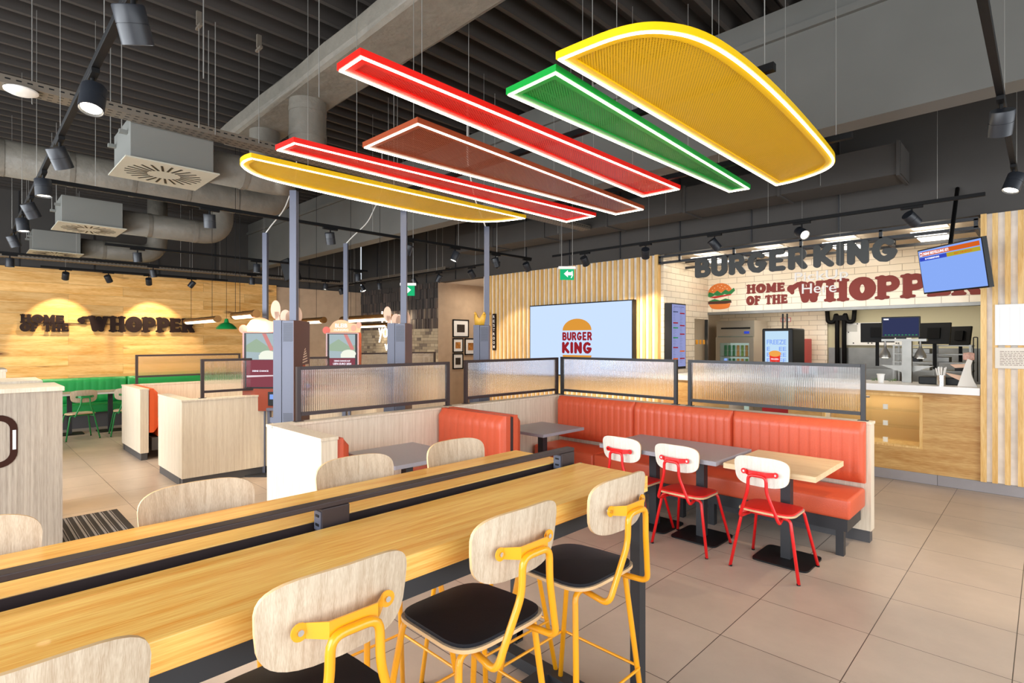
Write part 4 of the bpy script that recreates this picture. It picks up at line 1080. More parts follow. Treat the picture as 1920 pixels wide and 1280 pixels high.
backmon('rightmost black monitor seen from behind in the kitchen', 10.3, .90, 1.75, .3, .28, -.6, .15)
# kitchen bits
t = thing('kitchen_rack', 'steel kitchen rack with trays behind the pass column', 'rack', (9.8, 1.2, 0))
m = MB()
for y in (.75, 1.15, 1.62):
    for x in (9.76, 10.14): m.box(x-.012, x+.012, y-.012, y+.012, 0, 1.62)
m.build('upright', M['steel'], t)
for z in (.9, 1.24, 1.36, 1.48, 1.60): part('shelf', M['steel'], t, (9.74, 10.16, .73, 1.64, z, z+.014))
for i, (y, z) in enumerate(((.80, 1.254), (.98, 1.374), (1.2, 1.254), (1.32, 1.374), (1.2, 1.494))):
    tag(part('tray', [M['black'], M['steel'], plain('bin_white', 'dcd8ca', .5), M['black'], M['steel']][i], None, (9.80, 10.10, y, y+.12+.02*i, z+.001, z+.07), bevel=.004),
        ['black tray on the kitchen rack, lower shelf right', 'steel tray on the kitchen rack, second shelf', 'white bin on the kitchen rack, lower shelf middle', 'black tray on the kitchen rack behind the right heat lamp', 'steel tray on the kitchen rack, upper shelf'][i], 'tray')
t = thing('prep_table', 'long stainless steel prep table deep in the kitchen behind the counter', 'table', (10.2, 2.0, 0))
part('top', M['steel'], t, (9.9, 11.1, 1.8, 3.3, .86, .9)); part('splash_back', M['steel'], t, (11.06, 11.1, 1.8, 3.3, .9, 1.2)); part('cabinet', M['steel'], t, (9.95, 11.05, 1.85, 3.25, 0, .86))
t = thing('drain_pipes', 'black drain pipes with two U-bends on the kitchen back wall', 'pipe', (12.1, 2.87, 0))
m = MB()
for s_, y in ((1, 2.93), (-1, 2.81)):
    m.tube([(12.08, y, .3), (12.08, y, 2.15), (12.08, y+s_*.02, 2.2), (12.08, y+s_*.05, 2.05), (12.08, y+s_*.16, 2.05), (12.08, y+s_*.18, 2.35)], .04, 10, bend=.06)
m.build('pipe', M['blackm'], t); part('collar', M['blackm'], t, (12.03, 12.13, 2.76, 2.98, 2.08, 2.18))
t = thing('notice_board', 'white notice board with papers and magnets on the kitchen back wall', 'board', (12.13, 2.3, 1.6))
part('board', M['paper'], t, (12.13, 12.158, 1.75, 2.82, 1.6, 2.03))
m = MB()
for i in range(14): y = random.uniform(1.8, 2.78); z = random.choice((1.63, 1.84, 2.0)); m.box(12.122, 12.13, y, y+.02, z, z+.02)
m.build('magnet', M['black'], t, kind='stuff'); part('sheet', plain('sheet_grey', 'c4c2bd', .7), t, (12.127, 12.13, 2.36, 2.50, 1.68, 1.82), (12.127, 12.13, 2.6, 2.78, 1.86, 1.99))
t = thing('paper_cup', 'white paper tub with lid on the counter left of the steel column', 'cup', (8.12, 1.485, 1.149))
MB().lathe([(.030, 0), (.040, .10)], 20, M=Matrix.Translation((8.12, 1.485, 1.149))).build('tub', M['paper'], t); MB().lathe([(.045, .101), (.045, .112), (.03, .114)], 20, M=Matrix.Translation((8.12, 1.485, 1.149))).build('lid', M['paper'], t)
m = MB()
for i in range(60):
    x, y = random.uniform(8.25, 8.4), random.choice((random.uniform(1.36, 1.44), random.uniform(1.53, 1.62))); z = 1.16+random.random()*.03
    a = random.random()*6; m.add([(x, y, z), (x+.02*math.cos(a), y+.02*math.sin(a), z+.012), (x-.01*math.sin(a), y+.02*math.cos(a), z-.004)], [(0, 1, 2)])
o = m.build('herb_leaves', plain('leaf_green', '5a7f3a', .6)); o['kind'] = 'stuff'; tag(o, 'green leaves lying on the counter beside the white tub', 'leaves')
t = thing('straw_dispenser', 'steel cylinder full of white paper straws and napkins on the counter', 'dispenser', (8.1, .885, 1.149))
MB().lathe([(.045, 0), (.045, .12)], 24, M=Matrix.Translation((8.1, .885, 1.149))).build('cylinder', M['chrome'], t)
m = MB()
for i in range(26):
    a = random.random()*2*PI; r = .035*math.sqrt(random.random()); p = (8.1+r*math.cos(a), .885+r*math.sin(a), 1.25)
    m.cyl(p, (8.1+(r+.02)*math.cos(a)*1.2, .885+(r+.01)*math.sin(a)*1.2, 1.34+random.random()*.03), .004, 6)
m.build('straw', M['paper'], t, kind='stuff')
t = thing('fries_rack', 'white wedge-shaped rack with paper fries bags at the counter end', 'rack', (8.1, .64, 1.149))
X = faceX(8.10, .645, 1.149); m = MB()
m.prism([(-.09, 0), (.09, 0), (.06, .06), (.035, .14), (.03, .24), (.045, .30), (.0, .32), (-.02, .26)], -.02, .02, M=X); m.build('side_panel', M['white'], t)
m = MB()
for k_, (u, v) in enumerate(((-.20, .15), (-.16, .25))): m.prism([(u, v), (u+.05, v-.04), (u+.16, v-.03 if k_ else v-.10), (u+.15, v+.01 if k_ else v-.03)], -.05, .0, M=X)
m.build('paper_bag', plain('paper_bag_pink', 'd9b49a', .7), t)
m = MB(); m.lathe([(.04, -.05), (.05, 0), (.04, .05)], 12, M=X @ Matrix.Translation((.01, .345, -.02)) @ Matrix.Rotation(PI/2, 4, 'Y')); m.build('bag_bundle', plain('paper_bag_print', 'd5a99a', .7, noise=.2, scale=60), t)
tag(part('serving_tray', M['black'], None, (8.25, 8.55, .68, 1.12, 1.149, 1.24), bevel=.01), 'black serving tray bin on the counter behind the straw dispenser', 'tray')
# clip on the right: wire utensil
tag(MB().tube([(9.0, .66, 1.16), (9.0, .66, 1.72), (9.0, .62, 1.72), (9.0, .62, 1.16)], .006, 6, bend=.01).build('wire_handle', M['black']), 'tall black wire loop handle behind the fries rack', 'handle')
# kitchen ceiling lamps
i = 0
for y in (3.88, 2.93, 2.0, 1.03):
    for x, rn in ((8.33, 'front'), (8.82, 'rear')):
        nm = {3.88: 'first from the left', 2.93: 'second from the left', 2.0: 'third from the left', 1.03: 'last, above the hanging order screen'}[y]
        t = thing('ceiling_lamp', 'square lit panel lamp over the counter, '+rn+' row, '+nm, 'lamp', (x, y, 2.99))
        part('diffuser', M['panel_lamp'], t, (x-.16, x+.16, y-.16, y+.16, 2.990, 2.9985)); part('frame', M['white'], t, (x-.18, x+.18, y-.18, y-.16, 3.071, 3.084), (x-.18, x+.18, y+.16, y+.18, 3.071, 3.084), (x-.18, x-.16, y-.16, y+.16, 3.071, 3.084), (x+.16, x+.18, y-.16, y+.16, 3.071, 3.084))
        area('ceiling_lamp_light', (x, y, 3.06), (0, 0, -1), .3, .3, 4, (1, .9, .74))
area('kitchen_light', (10.9, 2.4, 2.45), (0, 0, -1), 1.2, 3.5, 38, (1, .93, .8))
area('corridor_light', (8.9, 9.4, 3.0), (0, 0, -1), .5, .5, 14, (1, .9, .75))

# ================================================================== SIGNS
t = thing('overhead_truss', 'black steel frame hung over the counter that carries the big letters', 'frame', (8.3, 2.5, 3.0))
m = MB(); b = .018
for x in (XW-.02, 8.75):
    for z in (3.03, 2.93): m.box(x-b, x+b, .54, 4.46, z-b, z+b)
    for y in (.56, 1.45, 2.35, 3.25, 4.1, 4.44): m.box(x-b, x+b, y-b, y+b, 2.93, 3.03)
for y in (.56, 1.45, 3.25, 4.44):
    for z in (2.93, ): m.box(XW-.02, 8.75, y-b, y+b, z-b, z+b)
m.build('bars', M['anth'], t)
# big brand lettering
names = 'BURGER KING'; X = faceX(XW-.065, 3.83, 2.63); tot = 0; adv = []
for ch in names:
    S, a = glyph(ch, False); adv.append((S, tot)); tot += a if ch != ' ' else .12
kx = (3.83-1.25)/tot; hh = .295
for ch, (S, ox) in zip(names, adv):
    if ch == ' ': continue
    m = MB()
    solid(m, outline(S, kx, hh), X, .03, ox*kx, 0)
    o = m.build('sign_letter', M['sign_dark'])
    idx = {'B': 'letter B that starts the dark sign over the counter', 'U': 'letter U of the dark sign over the counter', 'G': 'letter G of the dark sign over the counter', 'E': 'letter E of the dark sign over the counter', 'R': 'letter R', 'K': 'letter K of the dark sign over the counter', 'I': 'letter I of the dark sign over the counter', 'N': 'letter N of the dark sign over the counter'}
    lb = idx[ch]
    if ch == 'R': lb = 'first R of the dark sign over the counter, left of its G' if ox < 2.5 else 'second R of the dark sign over the counter, before the K'
    if ch == 'G' and ox > 5: lb = 'last letter G of the dark sign over the counter, nearest the order screen'
    elif ch == 'G': lb = 'first letter G of the dark sign over the counter, between R and E'
    tag(o, lb, 'letter', None)
# printed slogan on the tiled fascia
X = faceX(9.626, 3.73, 2.30)
m = MB(); line(m, 'HOME', X, 0, .64, .20, .155, .003); line(m, 'OF THE', X, 0, .68, 0, .155, .003); 
line(m, 'WHOPPER', X, .82, 2.30, .0, .34, .003)
solid(m, outline([([(2.55, .78), (2.25, .70), (2.32, .52)], [.10, .36, .20], False), ([(2.25, .72), (2.55, .90), (2.95, .92)], [.20, .16, .14], False)], .32, .34), X, .0045)
tag(m.build('wall_lettering', M['red_brown']), 'red-brown slogan lettering on the cream tiles above the kitchen opening', 'lettering')
# burger picture
t = thing('burger_mural', 'painted hamburger picture on the cream tiles left of the slogan', 'wall picture', (9.62, 4.2, 2.45))
X = faceX(9.628, 4.20, 2.28)
def ell(cx, cy, rx, ry, a0, a1, n=16): return [(cx+rx*math.cos(math.radians(a0+(a1-a0)*i/n)), cy+ry*math.sin(math.radians(a0+(a1-a0)*i/n))) for i in range(n+1)]
def shp(name, col, polys, d=.003):
    m = MB()
    for p in polys: m.prism(p, 0, d, M=X)
    m.build(name, plain(name+'_paint', col, .6), t)
shp('top_bun', 'd9742a', [ell(0, .27, .22, .17, 0, 180)])
shp('lettuce', '1f7a3c', [[(-.24, .22), (-.2, .29), (-.12, .26), (-.05, .31), (.02, .26), (.1, .32), (.16, .28), (.25, .34), (.27, .29), (.18, .21), (.08, .24), (0, .2), (-.1, .23), (-.18, .19)], [(-.2, .13), (-.1, .16), (.0, .13), (.1, .16), (.2, .13), (.2, .11), (-.2, .11)]], .005)
shp('tomato', 'b8241c', [[(-.2, .2), (.2, .235), (.2, .215), (-.1, .17)]], .0055)
shp('patty', '4a2416', [[(-.23, .07), (-.23, .12), (.2, .12), (.21, .08), (.1, .065)]], .006)
shp('bottom_bun', 'e07a2a', [[(-.21, .065), (.19, .07), (.17, .01)]+ell(0, .01, .17, .04, 0, -180)], .0045)
shp('sesame', 'f2e4c8', [[(cx+.010*math.cos(a*PI/4), cy+.005*math.sin(a*PI/4)) for a in range(8)] for cx, cy in ((-.1, .36), (-.04, .39), (.03, .40), (.09, .37), (.0, .36), (-.14, .32), (.13, .33), (.05, .34))], .006)
# acrylic pick-up letters hung in front
t = thing('pickup_sign', 'clear outlined Pick Up Here letters hanging in front of the slogan', 'sign', (7.81, 2.08, 2.4))
acr = glass('acrylic', .05, (1, 1, 1, 1), .2, 1.45); acr_w = plain('acrylic_edge', 'e9e4de', .3)
text_mesh('PickUp', faceX(7.81, 2.08, 2.505), .62, .15, acr_w, 'upper_letters', t, .02, .0)
text_mesh('Here', faceX(7.81, 2.10, 2.36), .40, .13, acr_w, 'lower_letters', t, .02, .0)
m = MB(); m.cyl((7.80, 2.3, 2.56), (7.80, 2.3, 4.5), .0015, 5); m.cyl((7.80, 1.86, 2.56), (7.80, 1.86, 4.5), .0015, 5); m.build('wire', M['wire'], t)
# oak wall slogan
t = thing('slogan_sign', 'dark brown raised slogan letters on the oak board wall', 'sign', (2.2, 13.66, 2.0))
X = faceY(.805, 13.66, 1.87)
m = MB(); line(m, 'HOME', X, 0, .65, .155, .155, .03); m.build('upper_word', M['sign_brown'], t)
m = MB(); line(m, 'OF THE', X, 0, .72, -.01, .155, .03); m.build('middle_words', M['sign_brown'], t)
m = MB(); line(m, 'WHOPPER', X, 1.02, 1.90, .0, .315, .03)
solid(m, outline([([(3.05, .66), (2.98, .70), (3.1, .86), (3.55, .9)], [.32, .34, .18, .14], False)], .3, .315), X, .0315); m.build('large_word', M['sign_brown'], t)
m = MB(); m.box(.81, 3.6, 13.668, 13.676, 2.015, 2.03); m.build('rail', M['sign_brown'], t)
# big wall screen
t = thing('wall_screen', 'large pale blue digital screen with burger logo on the slatted wall', 'screen', (7.85, 6.2, 1.05))
part('housing', M['black'], t, (7.80, 7.90, 4.87, 7.18, 1.04, 2.365)); sc = part('display', M['sky_screen'], t, (7.792, 7.80, 4.89, 7.16, 1.06, 2.345))
part('bracket', M['anth'], t, (7.88, 7.915, 5.3, 7.0, 1.2, 2.2))
X = faceX(7.791, 6.025, 1.425) @ Matrix.Scale(.96, 4, (1, 0, 0)) @ Matrix.Scale(.78, 4, (0, 1, 0))
m = MB(); m.prism([(-.34, .57)]+ell(0, .57, .34, .27, 180, 0)[::1]+[(.34, .57)], 0, .002, M=X)
m.build('bun_image', M['scr_bun'], sc)
m = MB(); m.prism([(-.34, .0), (.34, .0), (.33, -.06), (.25, -.10), (-.25, -.10), (-.33, -.06)], 0, .002, M=X); m.build('bun_image', M['scr_bun'], sc)
m = MB(); line(m, 'BURGER', X, -.35, .71, .335, .20, .002, False); line(m, 'KING', X, -.36, .72, .035, .27, .002, False); m.build('logo_text', M['scr_red'], sc)
# order status screen, angled, hung
t = thing('order_screen', 'tilted order status screen hanging above the counter end', 'screen', (7.01, .69, 2.41))
R_ = Matrix.Translation((7.01, .69, 2.41)) @ Matrix.Rotation(math.radians(-138), 4, 'Z') @ Matrix.Rotation(math.radians(9), 4, 'X') @ Matrix.Rotation(math.radians(.7), 4, 'Y')
W2, H2 = .425, .239
def ob(name, mat, par, *b):
    m = MB()
    for q in b: m.box(*q, M=R_)
    return m.build(name, mat, par)
ob('housing', M['black'], t, (-W2, W2, 0, .045, -H2, H2)); sc = ob('display', M['screen_blue'], t, (-W2+.012, W2-.012, -.003, 0, -H2+.016, H2-.012))
ob('title_bar', M['scr_orange'], sc, (-W2+.03, W2-.03, -.005, -.003, H2-.075, H2-.03)); ob('left_bar', M['scr_navy'], sc, (-W2+.02, -.02, -.005, -.003, H2-.125, H2-.085)); ob('right_bar', M['scr_ylw'], sc, (-.02, W2-.03, -.005, -.003, H2-.125, H2-.085))
ob('logo_patch', M['scr_white'], sc, (-W2+.035, -W2+.07, -.006, -.005, H2-.07, H2-.034)); ob('logo_mark', M['red'], sc, (-W2+.04, -W2+.065, -.007, -.006, H2-.06, H2-.044))
XX = R_ @ place((0, -.0055, 0), (1, 0, 0), (0, 0, 1))
text_mesh('DEINE BESTELLUNG IST:', XX, .36, .028, M['scr_white'], 'title_text', sc, .001, .02, -.16, H2-.052)
text_mesh('IN VORBEREITUNG', XX, .20, .018, M['scr_white'], 'left_text', sc, .001, .01, -.22, H2-.105); text_mesh('BEREIT ZUM ABHOLEN', XX, .22, .018, M['scr_orange'], 'right_text', sc, .001, .01, .19, H2-.105)
m = MB(); m.tube([(7.04, .70, 2.5), (7.3, .72, 2.7), (7.93, .72, 3.4)], .02, 8, bend=.1); m.build('wall_arm', M['blackm'], t)
# vertical restroom sign
t = thing('restroom_sign', 'narrow dark vertical RESTROOM sign at the edge of the slatted wall', 'sign', (7.88, 8.28, 1.5))
m = MB(); m.prism([(p[0]*.92, p[1]) for p in sup(.055, .385, 12, 32)], 0, .02, M=faceX(7.905, 8.28, 1.87)); m.build('board', M['sign_brown'], t)
for i, ch in enumerate('RESTROOM'): text_mesh(ch, faceX(7.883, 8.28, 2.19-i*.09), .05, .06, M['paper'], 'sign_character', t, .002, .01)
# framed pictures in the corridor
def frame(label, x0, x1, z0, z1, pic):
    t = thing('framed_picture', label, 'picture', ((x0+x1)/2, 10.24, z0)); f = .028
    m = MB(); m.box(x0, x1, 10.222, 10.249, z1-f, z1); m.box(x0, x1, 10.222, 10.249, z0, z0+f); m.box(x0, x0+f, 10.222, 10.249, z0+f, z1-f); m.box(x1-f, x1, 10.222, 10.249, z0+f, z1-f); m.build('frame', M['black'], t)
    part('mount', M['paper'], t, (x0+f, x1-f, 10.232, 10.248, z0+f, z1-f)); cx, cz = (x0+x1)/2, (z0+z1)/2
    part('photo', M[pic], t, (x0+(x1-x0)*.26, x1-(x1-x0)*.26, 10.229, 10.232, z0+(z1-z0)*.28, z1-(z1-z0)*.28))
frame('largest black-framed picture at the top of the corridor wall group', 8.37, 8.88, 1.775, 2.21, 'darkpic')
frame('black-framed picture at the left of the middle row on the corridor wall', 8.37, 8.70, 1.405, 1.755, 'warmpic')
frame('black-framed picture beside the crowned kiosk, right of the middle row', 8.75, 9.15, 1.34, 1.755, 'warmpic')
frame('lowest black-framed picture on the corridor wall', 8.37, 8.70, 1.00, 1.385, 'darkpic')
# notices on the right slatted wall
t = thing('wall_notice', 'large white notice with faint lines on the right slatted wall', 'notice', (7.89, .2, 1.6)); part('board', M['paper'], t, (7.885, 7.912, -.25, .40, 1.625, 2.065), bevel=.002)
m = MB()
for i in range(8): m.box(7.884, 7.885, -.2+i*.08, -.199+i*.08, 1.66, 2.03)
m.build('ruling', plain('faint_grey', 'd6d2d0', .7), t)
t = thing('wall_notice', 'smaller printed notice just below the large white one', 'notice', (7.89, .2, 1.4)); part('board', plain('cream_paper', 'e6dccd', .7), t, (7.885, 7.912, -.25, .40, 1.375, 1.60), bevel=.002)
m = MB(); 
for i in range(9):
    yy = .36
    while yy > -.2: l_ = random.uniform(.01, .04); m.box(7.884, 7.885, yy-l_, yy, 1.555-i*.018, 1.561-i*.018); yy -= l_+.007
m.build('print', plain('print_ink', '8a7468', .7), t)
# exit signs
def exit_sign(label, c, flip):
    t = thing('exit_sign', label, 'sign', c); X = place(c, (math.sin(VD), -math.cos(VD), 0), (0, 0, 1))
    m = MB(); m.box(-.11, .11, .05, .085, -.02, .01, M=X); m.build('housing', M['white'], t)
    m = MB(); m.box(-.09, .09, -.09, .05, -.006, .0, M=X); m.build('panel', M['exit_green'], t)
    sx = -1 if flip else 1; m = MB()
    for p in ([(-.05*sx, .01), (.0, .01), (.0, -.03), (-.05*sx, -.03)], [(0, .035), (.05*sx, -.01), (0, -.055)]): m.prism([(q[0]-.01*sx, q[1]) for q in p], 0, .003, M=X)
    for poly in stroke([(.065*-sx, .02), (.07*-sx, -.03), (.055*-sx, -.06)], .012): m.prism(poly, 0, .003, M=X)
    m.build('pictogram', M['exit_white'], t)
    m = MB(); a = X @ Vector((-.07, .085, 0)); b_ = X @ Vector((.07, .085, 0)); m.cyl(a, (a.x, a.y, 4.5), .0025, 5); m.cyl(b_, (b_.x, b_.y, 4.5), .0025, 5); m.build('wire', M['wire'], t)
exit_sign('green exit sign with left arrow hanging before the slatted wall', (5.5, 4.41, 2.55), True)
exit_sign('green exit sign with right arrow hanging before the brick relief wall', (4.36, 6.30, 2.39), False)
# neon script on the relief wall
t = thing('neon_sign', 'glowing neon script on the brick relief wall', 'sign', (7.85, 12.2, 1.6))
X = faceX(7.85, 12.2, 1.90)
text_mesh('Have it', X, 1.25, .34, M['neon'], 'upper_script', t, .02, -.015, .30, .40); text_mesh('your', X, .85, .38, M['neon'], 'middle_script', t, .02, -.015, -.05, -.06); text_mesh('way', X, .6, .26, M['neon'], 'lower_script', t, .02, -.015, .12, -.42)

# ================================================================== HANGING COLOURED PANELS
def inset(poly, d):
    n = len(poly); a = sum(poly[i][0]*poly[(i+1) % n][1]-poly[(i+1) % n][0]*poly[i][1] for i in range(n))
    P = poly if a > 0 else poly[::-1]; out = []
    for i in range(n):
        p0, p1, p2 = [Vector(P[(i+k) % n]) for k in (-1, 0, 1)]
        e1 = (p1-p0).normalized(); e2 = (p2-p1).normalized(); n1 = Vector((-e1.y, e1.x)); n2 = Vector((-e2.y, e2.x))
        b = (n1+n2).normalized(); k = d/max(.35, b.dot(n1)); out.append(tuple(p1+b*k))
    return out
def ringfaces(mb, A, B, z, mi=0, up=False):
    n = len(A); mb.add([(p[0], p[1], z) for p in A]+[(p[0], p[1], z) for p in B], [(i, (i+1) % n, n+(i+1) % n, n+i)[::(1 if up else -1)] for i in range(n)], mi)
def subdiv(poly, k=8):
    out = []
    for i in range(len(poly)):
        a, b = poly[i], poly[(i+1) % len(poly)]
        for j in range(k): out.append((a[0]+(b[0]-a[0])*j/k, a[1]+(b[1]-a[1])*j/k))
    return out
def rounded(poly, times=2, sharp=50):
    for _ in range(times):
        out = []; n = len(poly)
        for i in range(n):
            a, b, c = [Vector(poly[(i+k) % n]) for k in (-1, 0, 1)]
            if math.degrees((b-a).angle(c-b)) > sharp: out.append(tuple(b))
            else: out += [tuple(b+(a-b)*.25), tuple(b+(c-b)*.25)]
        poly = out
    return poly
def hang_panel(label, poly, col, zp=3.0, wires=()):
    if len(poly) > 6: poly = rounded(poly)
    cx = sum(p[0] for p in poly)/len(poly); cy = sum(p[1] for p in poly)/len(poly)
    t = thing('ceiling_panel_light', label, 'hanging light', (cx, cy, zp))
    P = inset(poly, 0.0); th = .035
    m = MB(); n = len(P); I0 = inset(poly, .007)
    # outer side wall with thickness
    m.add([(p[0], p[1], zp) for p in P]+[(p[0], p[1], zp+th) for p in P], [(i, (i+1) % n, n+(i+1) % n, n+i) for i in range(n)])
    ringfaces(m, P, I0, zp); A = inset(poly, .019); B = inset(poly, .062)
    ringfaces(m, A, B, zp+.001); ringfaces(m, P, A, zp+th, up=True); m.add([(p[0], p[1], zp+.001) for p in B]+[(p[0], p[1], zp+.012) for p in B], [(i, n+i, n+(i+1) % n, (i+1) % n) for i in range(n)])
    m.build('frame', M['p_'+col], t)
    m = MB(); ringfaces(m, I0, A, zp-.006); m.add([(p[0], p[1], zp-.006) for p in A]+[(p[0], p[1], zp+.001) for p in A], [(i, n+i, n+(i+1) % n, (i+1) % n) for i in range(n)]); m.add([(p[0], p[1], zp-.006) for p in I0]+[(p[0], p[1], zp) for p in I0], [(i, (i+1) % n, n+(i+1) % n, n+i) for i in range(n)]); m.build('led_strip', M['led'], t)
    m = MB(); m.add([(p[0], p[1], zp+.009) for p in B], [list(range(n))[::-1]]); m.add([(p[0], p[1], zp+.0125) for p in B], [list(range(n))[::-1]]); m.build('mesh_infill', M['m_'+col], t)
    for (x, y) in wires: strand('wire', M['wire'], t, (x, y, zp+.008), (x, y, 4.5), .0022)
    x0 = min(p[0] for p in poly); x1 = max(p[0] for p in poly)
    return t
hang_panel('large yellow hanging light panel with rounded side, shaped like a bun, nearest the beam', [(1.985, 1.66), (1.995, 1.50), (2.01, 1.36), (2.05, 1.25), (2.12, 1.17), (2.25, 1.095), (2.45, 1.05), (2.8, 1.03), (3.3, 1.035), (3.9, 1.06), (4.40, 1.09), (4.54, 1.11), (4.66, 1.155), (4.76, 1.24), (4.84, 1.37), (4.90, 1.52), (4.91, 1.66)][::-1], 'yellow', wires=((2.88, 1.3), (4.2, 1.35)))
hang_panel('green narrow hanging light panel between the large yellow and the red one', [(2.08, 2.09), (2.06, 1.725), (5.28, 1.85), (5.25, 2.02)][::-1] if 0 else [(2.08, 2.09), (2.07, 1.73), (4.85, 1.845), (4.83, 2.03)], 'green', wires=((2.86, 1.9), (4.4, 1.93)))
hang_panel('bright red hanging light panel, the larger red one, beside the green one', [(1.31, 2.50), (1.315, 2.285), (4.44, 2.29), (4.43, 2.665)], 'red', wires=((1.75, 2.4), (3.2, 2.42), (4.0, 2.5)))
hang_panel('brown hanging light panel between the two red ones', [(1.95, 3.36), (1.965, 2.74), (4.86, 2.90), (4.85, 3.24)], 'brown', wires=((2.12, 3.0), (4.2, 3.05)))
hang_panel('narrow red hanging light panel beside the small yellow one', [(1.55, 3.84), (1.575, 3.60), (4.76, 3.42), (4.77, 3.835)], 'red', wires=((2.1, 3.7), (4.3, 3.62)))
hang_panel('smaller yellow hanging light panel with curved edge, farthest from the camera', [(1.49, 4.12), (1.47, 4.20), (1.475, 4.32), (1.53, 4.42), (1.66, 4.54), (1.85, 4.60), (2.3, 4.64), (3.0, 4.66), (3.7, 4.64), (4.0, 4.58), (4.15, 4.45), (4.25, 4.28), (4.31, 4.02)], 'yellow', wires=((2.0, 4.3), (3.9, 4.25)))
for i, (x, nm) in enumerate(((2.95, 'near'), (4.3, 'far'))):
    t = thing('support_rail', 'black steel channel carrying the coloured light panels, the '+nm+' one', 'rail', (x, 2.8, 3.06))
    part('channel', M['blackm'], t, (x-.02, x+.02, .95 if i else 1.0, 4.6, 3.06, 3.10))
    for y in (1.05, 2.15, 3.4, 4.5): strand('wire', M['wire'], t, (x, y, 3.10), (x, y, 4.5))

# ================================================================== TRACK LIGHTING
def track(label, axis, fixed, a, b, z=3.0, wires=()):
    t = thing('lighting_track', label, 'track', ((a+b)/2, fixed, z) if axis == 'X' else (fixed, (a+b)/2, z))
    m = MB()
    if axis == 'X': m.box(a, b, fixed-.017, fixed+.017, z, z+.034)
    else: m.box(fixed-.017, fixed+.017, a, b, z, z+.034)
    m.build('rail', M['blackm'], t, .002)
    n = max(2, int((b-a)/1.5)+1)
    for i in range(n):
        u = a+.35+(b-a-.5)*i/(n-1); p = (u, fixed) if axis == 'X' else (fixed, u)
        if (2.2 < p[0] < 2.82 and p[1] < 7.3) or (9.2 < p[1] < 9.6 and p[0] < 3.2 and axis == 'X'): continue
        strand('suspension_wire', M['wire'], t, (p[0], p[1], z+.034), (p[0], p[1], 4.5), .002)
    return t
proto_spot = {}
def spot(label, x, y, d, axis='X', z=3.0, power=1.0, group=None, L_=.135, r=.055):
    t = thing('track_spotlight', label, 'spotlight', (x, y, z), group)
    m = MB()
    if axis == 'X': m.box(x-.09, x+.09, y-.017, y+.017, z-.024, z-.0005)
    else: m.box(x-.017, x+.017, y-.09, y+.09, z-.024, z-.0005)
    m.build('adapter', M['blackm'], t, .002)
    MB().cyl((x, y, z-.024), (x, y, z-.065), .009, 8).build('stem', M['blackm'], t)
    d = Vector(d).normalized(); c = Vector((x, y, z-.125)); X = Matrix.Translation(c-d*(L_*.5)) @ d.to_track_quat('Z', 'Y').to_matrix().to_4x4()
    h = MB().lathe([(r*.96, 0), (r, .004), (r, L_*.46), (r*.96, L_*.465), (r*.96, L_*.48), (r, L_*.485), (r, L_), (r-.004, L_), (r-.008, L_-.012)], 24, M=X).build('head', M['spot'], t)
    MB().lathe([(r-.010, L_-.011), (.001, L_-.011)], 24, M=X).build('lens', M['lens'], t)
    if power > 0:
        l = bpy.data.lights.new('spot_beam', 'SPOT'); l.energy = SPOT*power; l.color = (1, .80, .55); l.spot_size = math.radians(62); l.spot_blend = .35; l.shadow_soft_size = .035
        lo = bpy.data.objects.new('spot_beam', l); COL.objects.link(lo); p = c+d*(L_*.5+.012); lo.location = p; lo.rotation_euler = d.to_track_quat('-Z', 'Y').to_euler()
M['spot'] = plain('charcoal_spot', '202329', .42)
track('black lighting track running from the top edge down the left side', 'Y', .47, 1.2, 9.4)
L1 = [(2.50, (.35, .35, -1)), (3.40, (-.15, -.3, -1)), (4.65, (.45, .35, -1)), (5.65, (.05, -.05, -1)), (6.7, (.5, .3, -1)), (7.6, (.1, -.1, -1)), (8.9, (.4, .1, -1))]
W_ = ['largest spotlight at the top left, on the left track', 'second spotlight down the left track, aimed back', 'third spotlight down the left track, above the big air diffuser corner', 'fourth spotlight down the left track, pointing straight down', 'fifth spotlight down the left track, tilted sideways', 'sixth spotlight down the left track, before the middle air diffuser', 'last spotlight of the left track, at the left picture edge']
for (y, d), lb in zip(L1, W_): spot(lb, .47, y, d, 'Y', power=.8)
track('long black lighting track crossing in front of the middle air duct', 'X', 5.85+.15, .5, 6.55)
for x, d, lb in ((1.77, (.1, .2, -1), 'spotlight hanging alone before the middle duct elbow'), (3.06, (.25, .2, -1), 'lit spotlight between the first two kiosk posts'), (4.15, (-.1, .5, -1), 'spotlight beside the third kiosk post on the long track'), (4.95, (-.35, .2, -1), 'spotlight tilted left, right of the third kiosk post'), (5.75, (.4, 0, -1), 'spotlight directly right of the tallest right kiosk post'), (6.45, (.75, .1, -1), 'last spotlight of the long track, before the slatted wall')):
    spot(lb, x, 6.0, d, 'X', power=.8)
track('black lighting track before the rear duct, above the green bench area', 'X', 9.3, 1.42, 5.5)
for x, d, lb in ((1.80, (.1, .1, -1), 'spotlight on the rear track below the round duct elbow'), (3.45, (0, 0, -1), 'lit spotlight left of the first front kiosk post'), (5.3, (0, 0, -1), 'lit spotlight near the right end of the rear track')): spot(lb, x, 9.3, d, 'X', power=.8)
track('black lighting track just below the top of the oak wall', 'X', 11.3, -.5, 6.0)
for x, d, lb in ((.55, (0, 0, -1), 'spotlight at the far left before the oak wall top'), (2.42, (.2, .1, -1), 'upper of two overlapping spotlights before the oak wall'), (4.1, (0, 0, -1), 'spotlight behind the left front kiosk post'), (5.65, (-.1, 0, -1), 'spotlight near the right end of the oak wall track')): spot(lb, x, 11.3, d, 'X', power=.8)
track('short black lighting track closest to the oak board wall', 'X', 12.86, 1.03, 4.15)
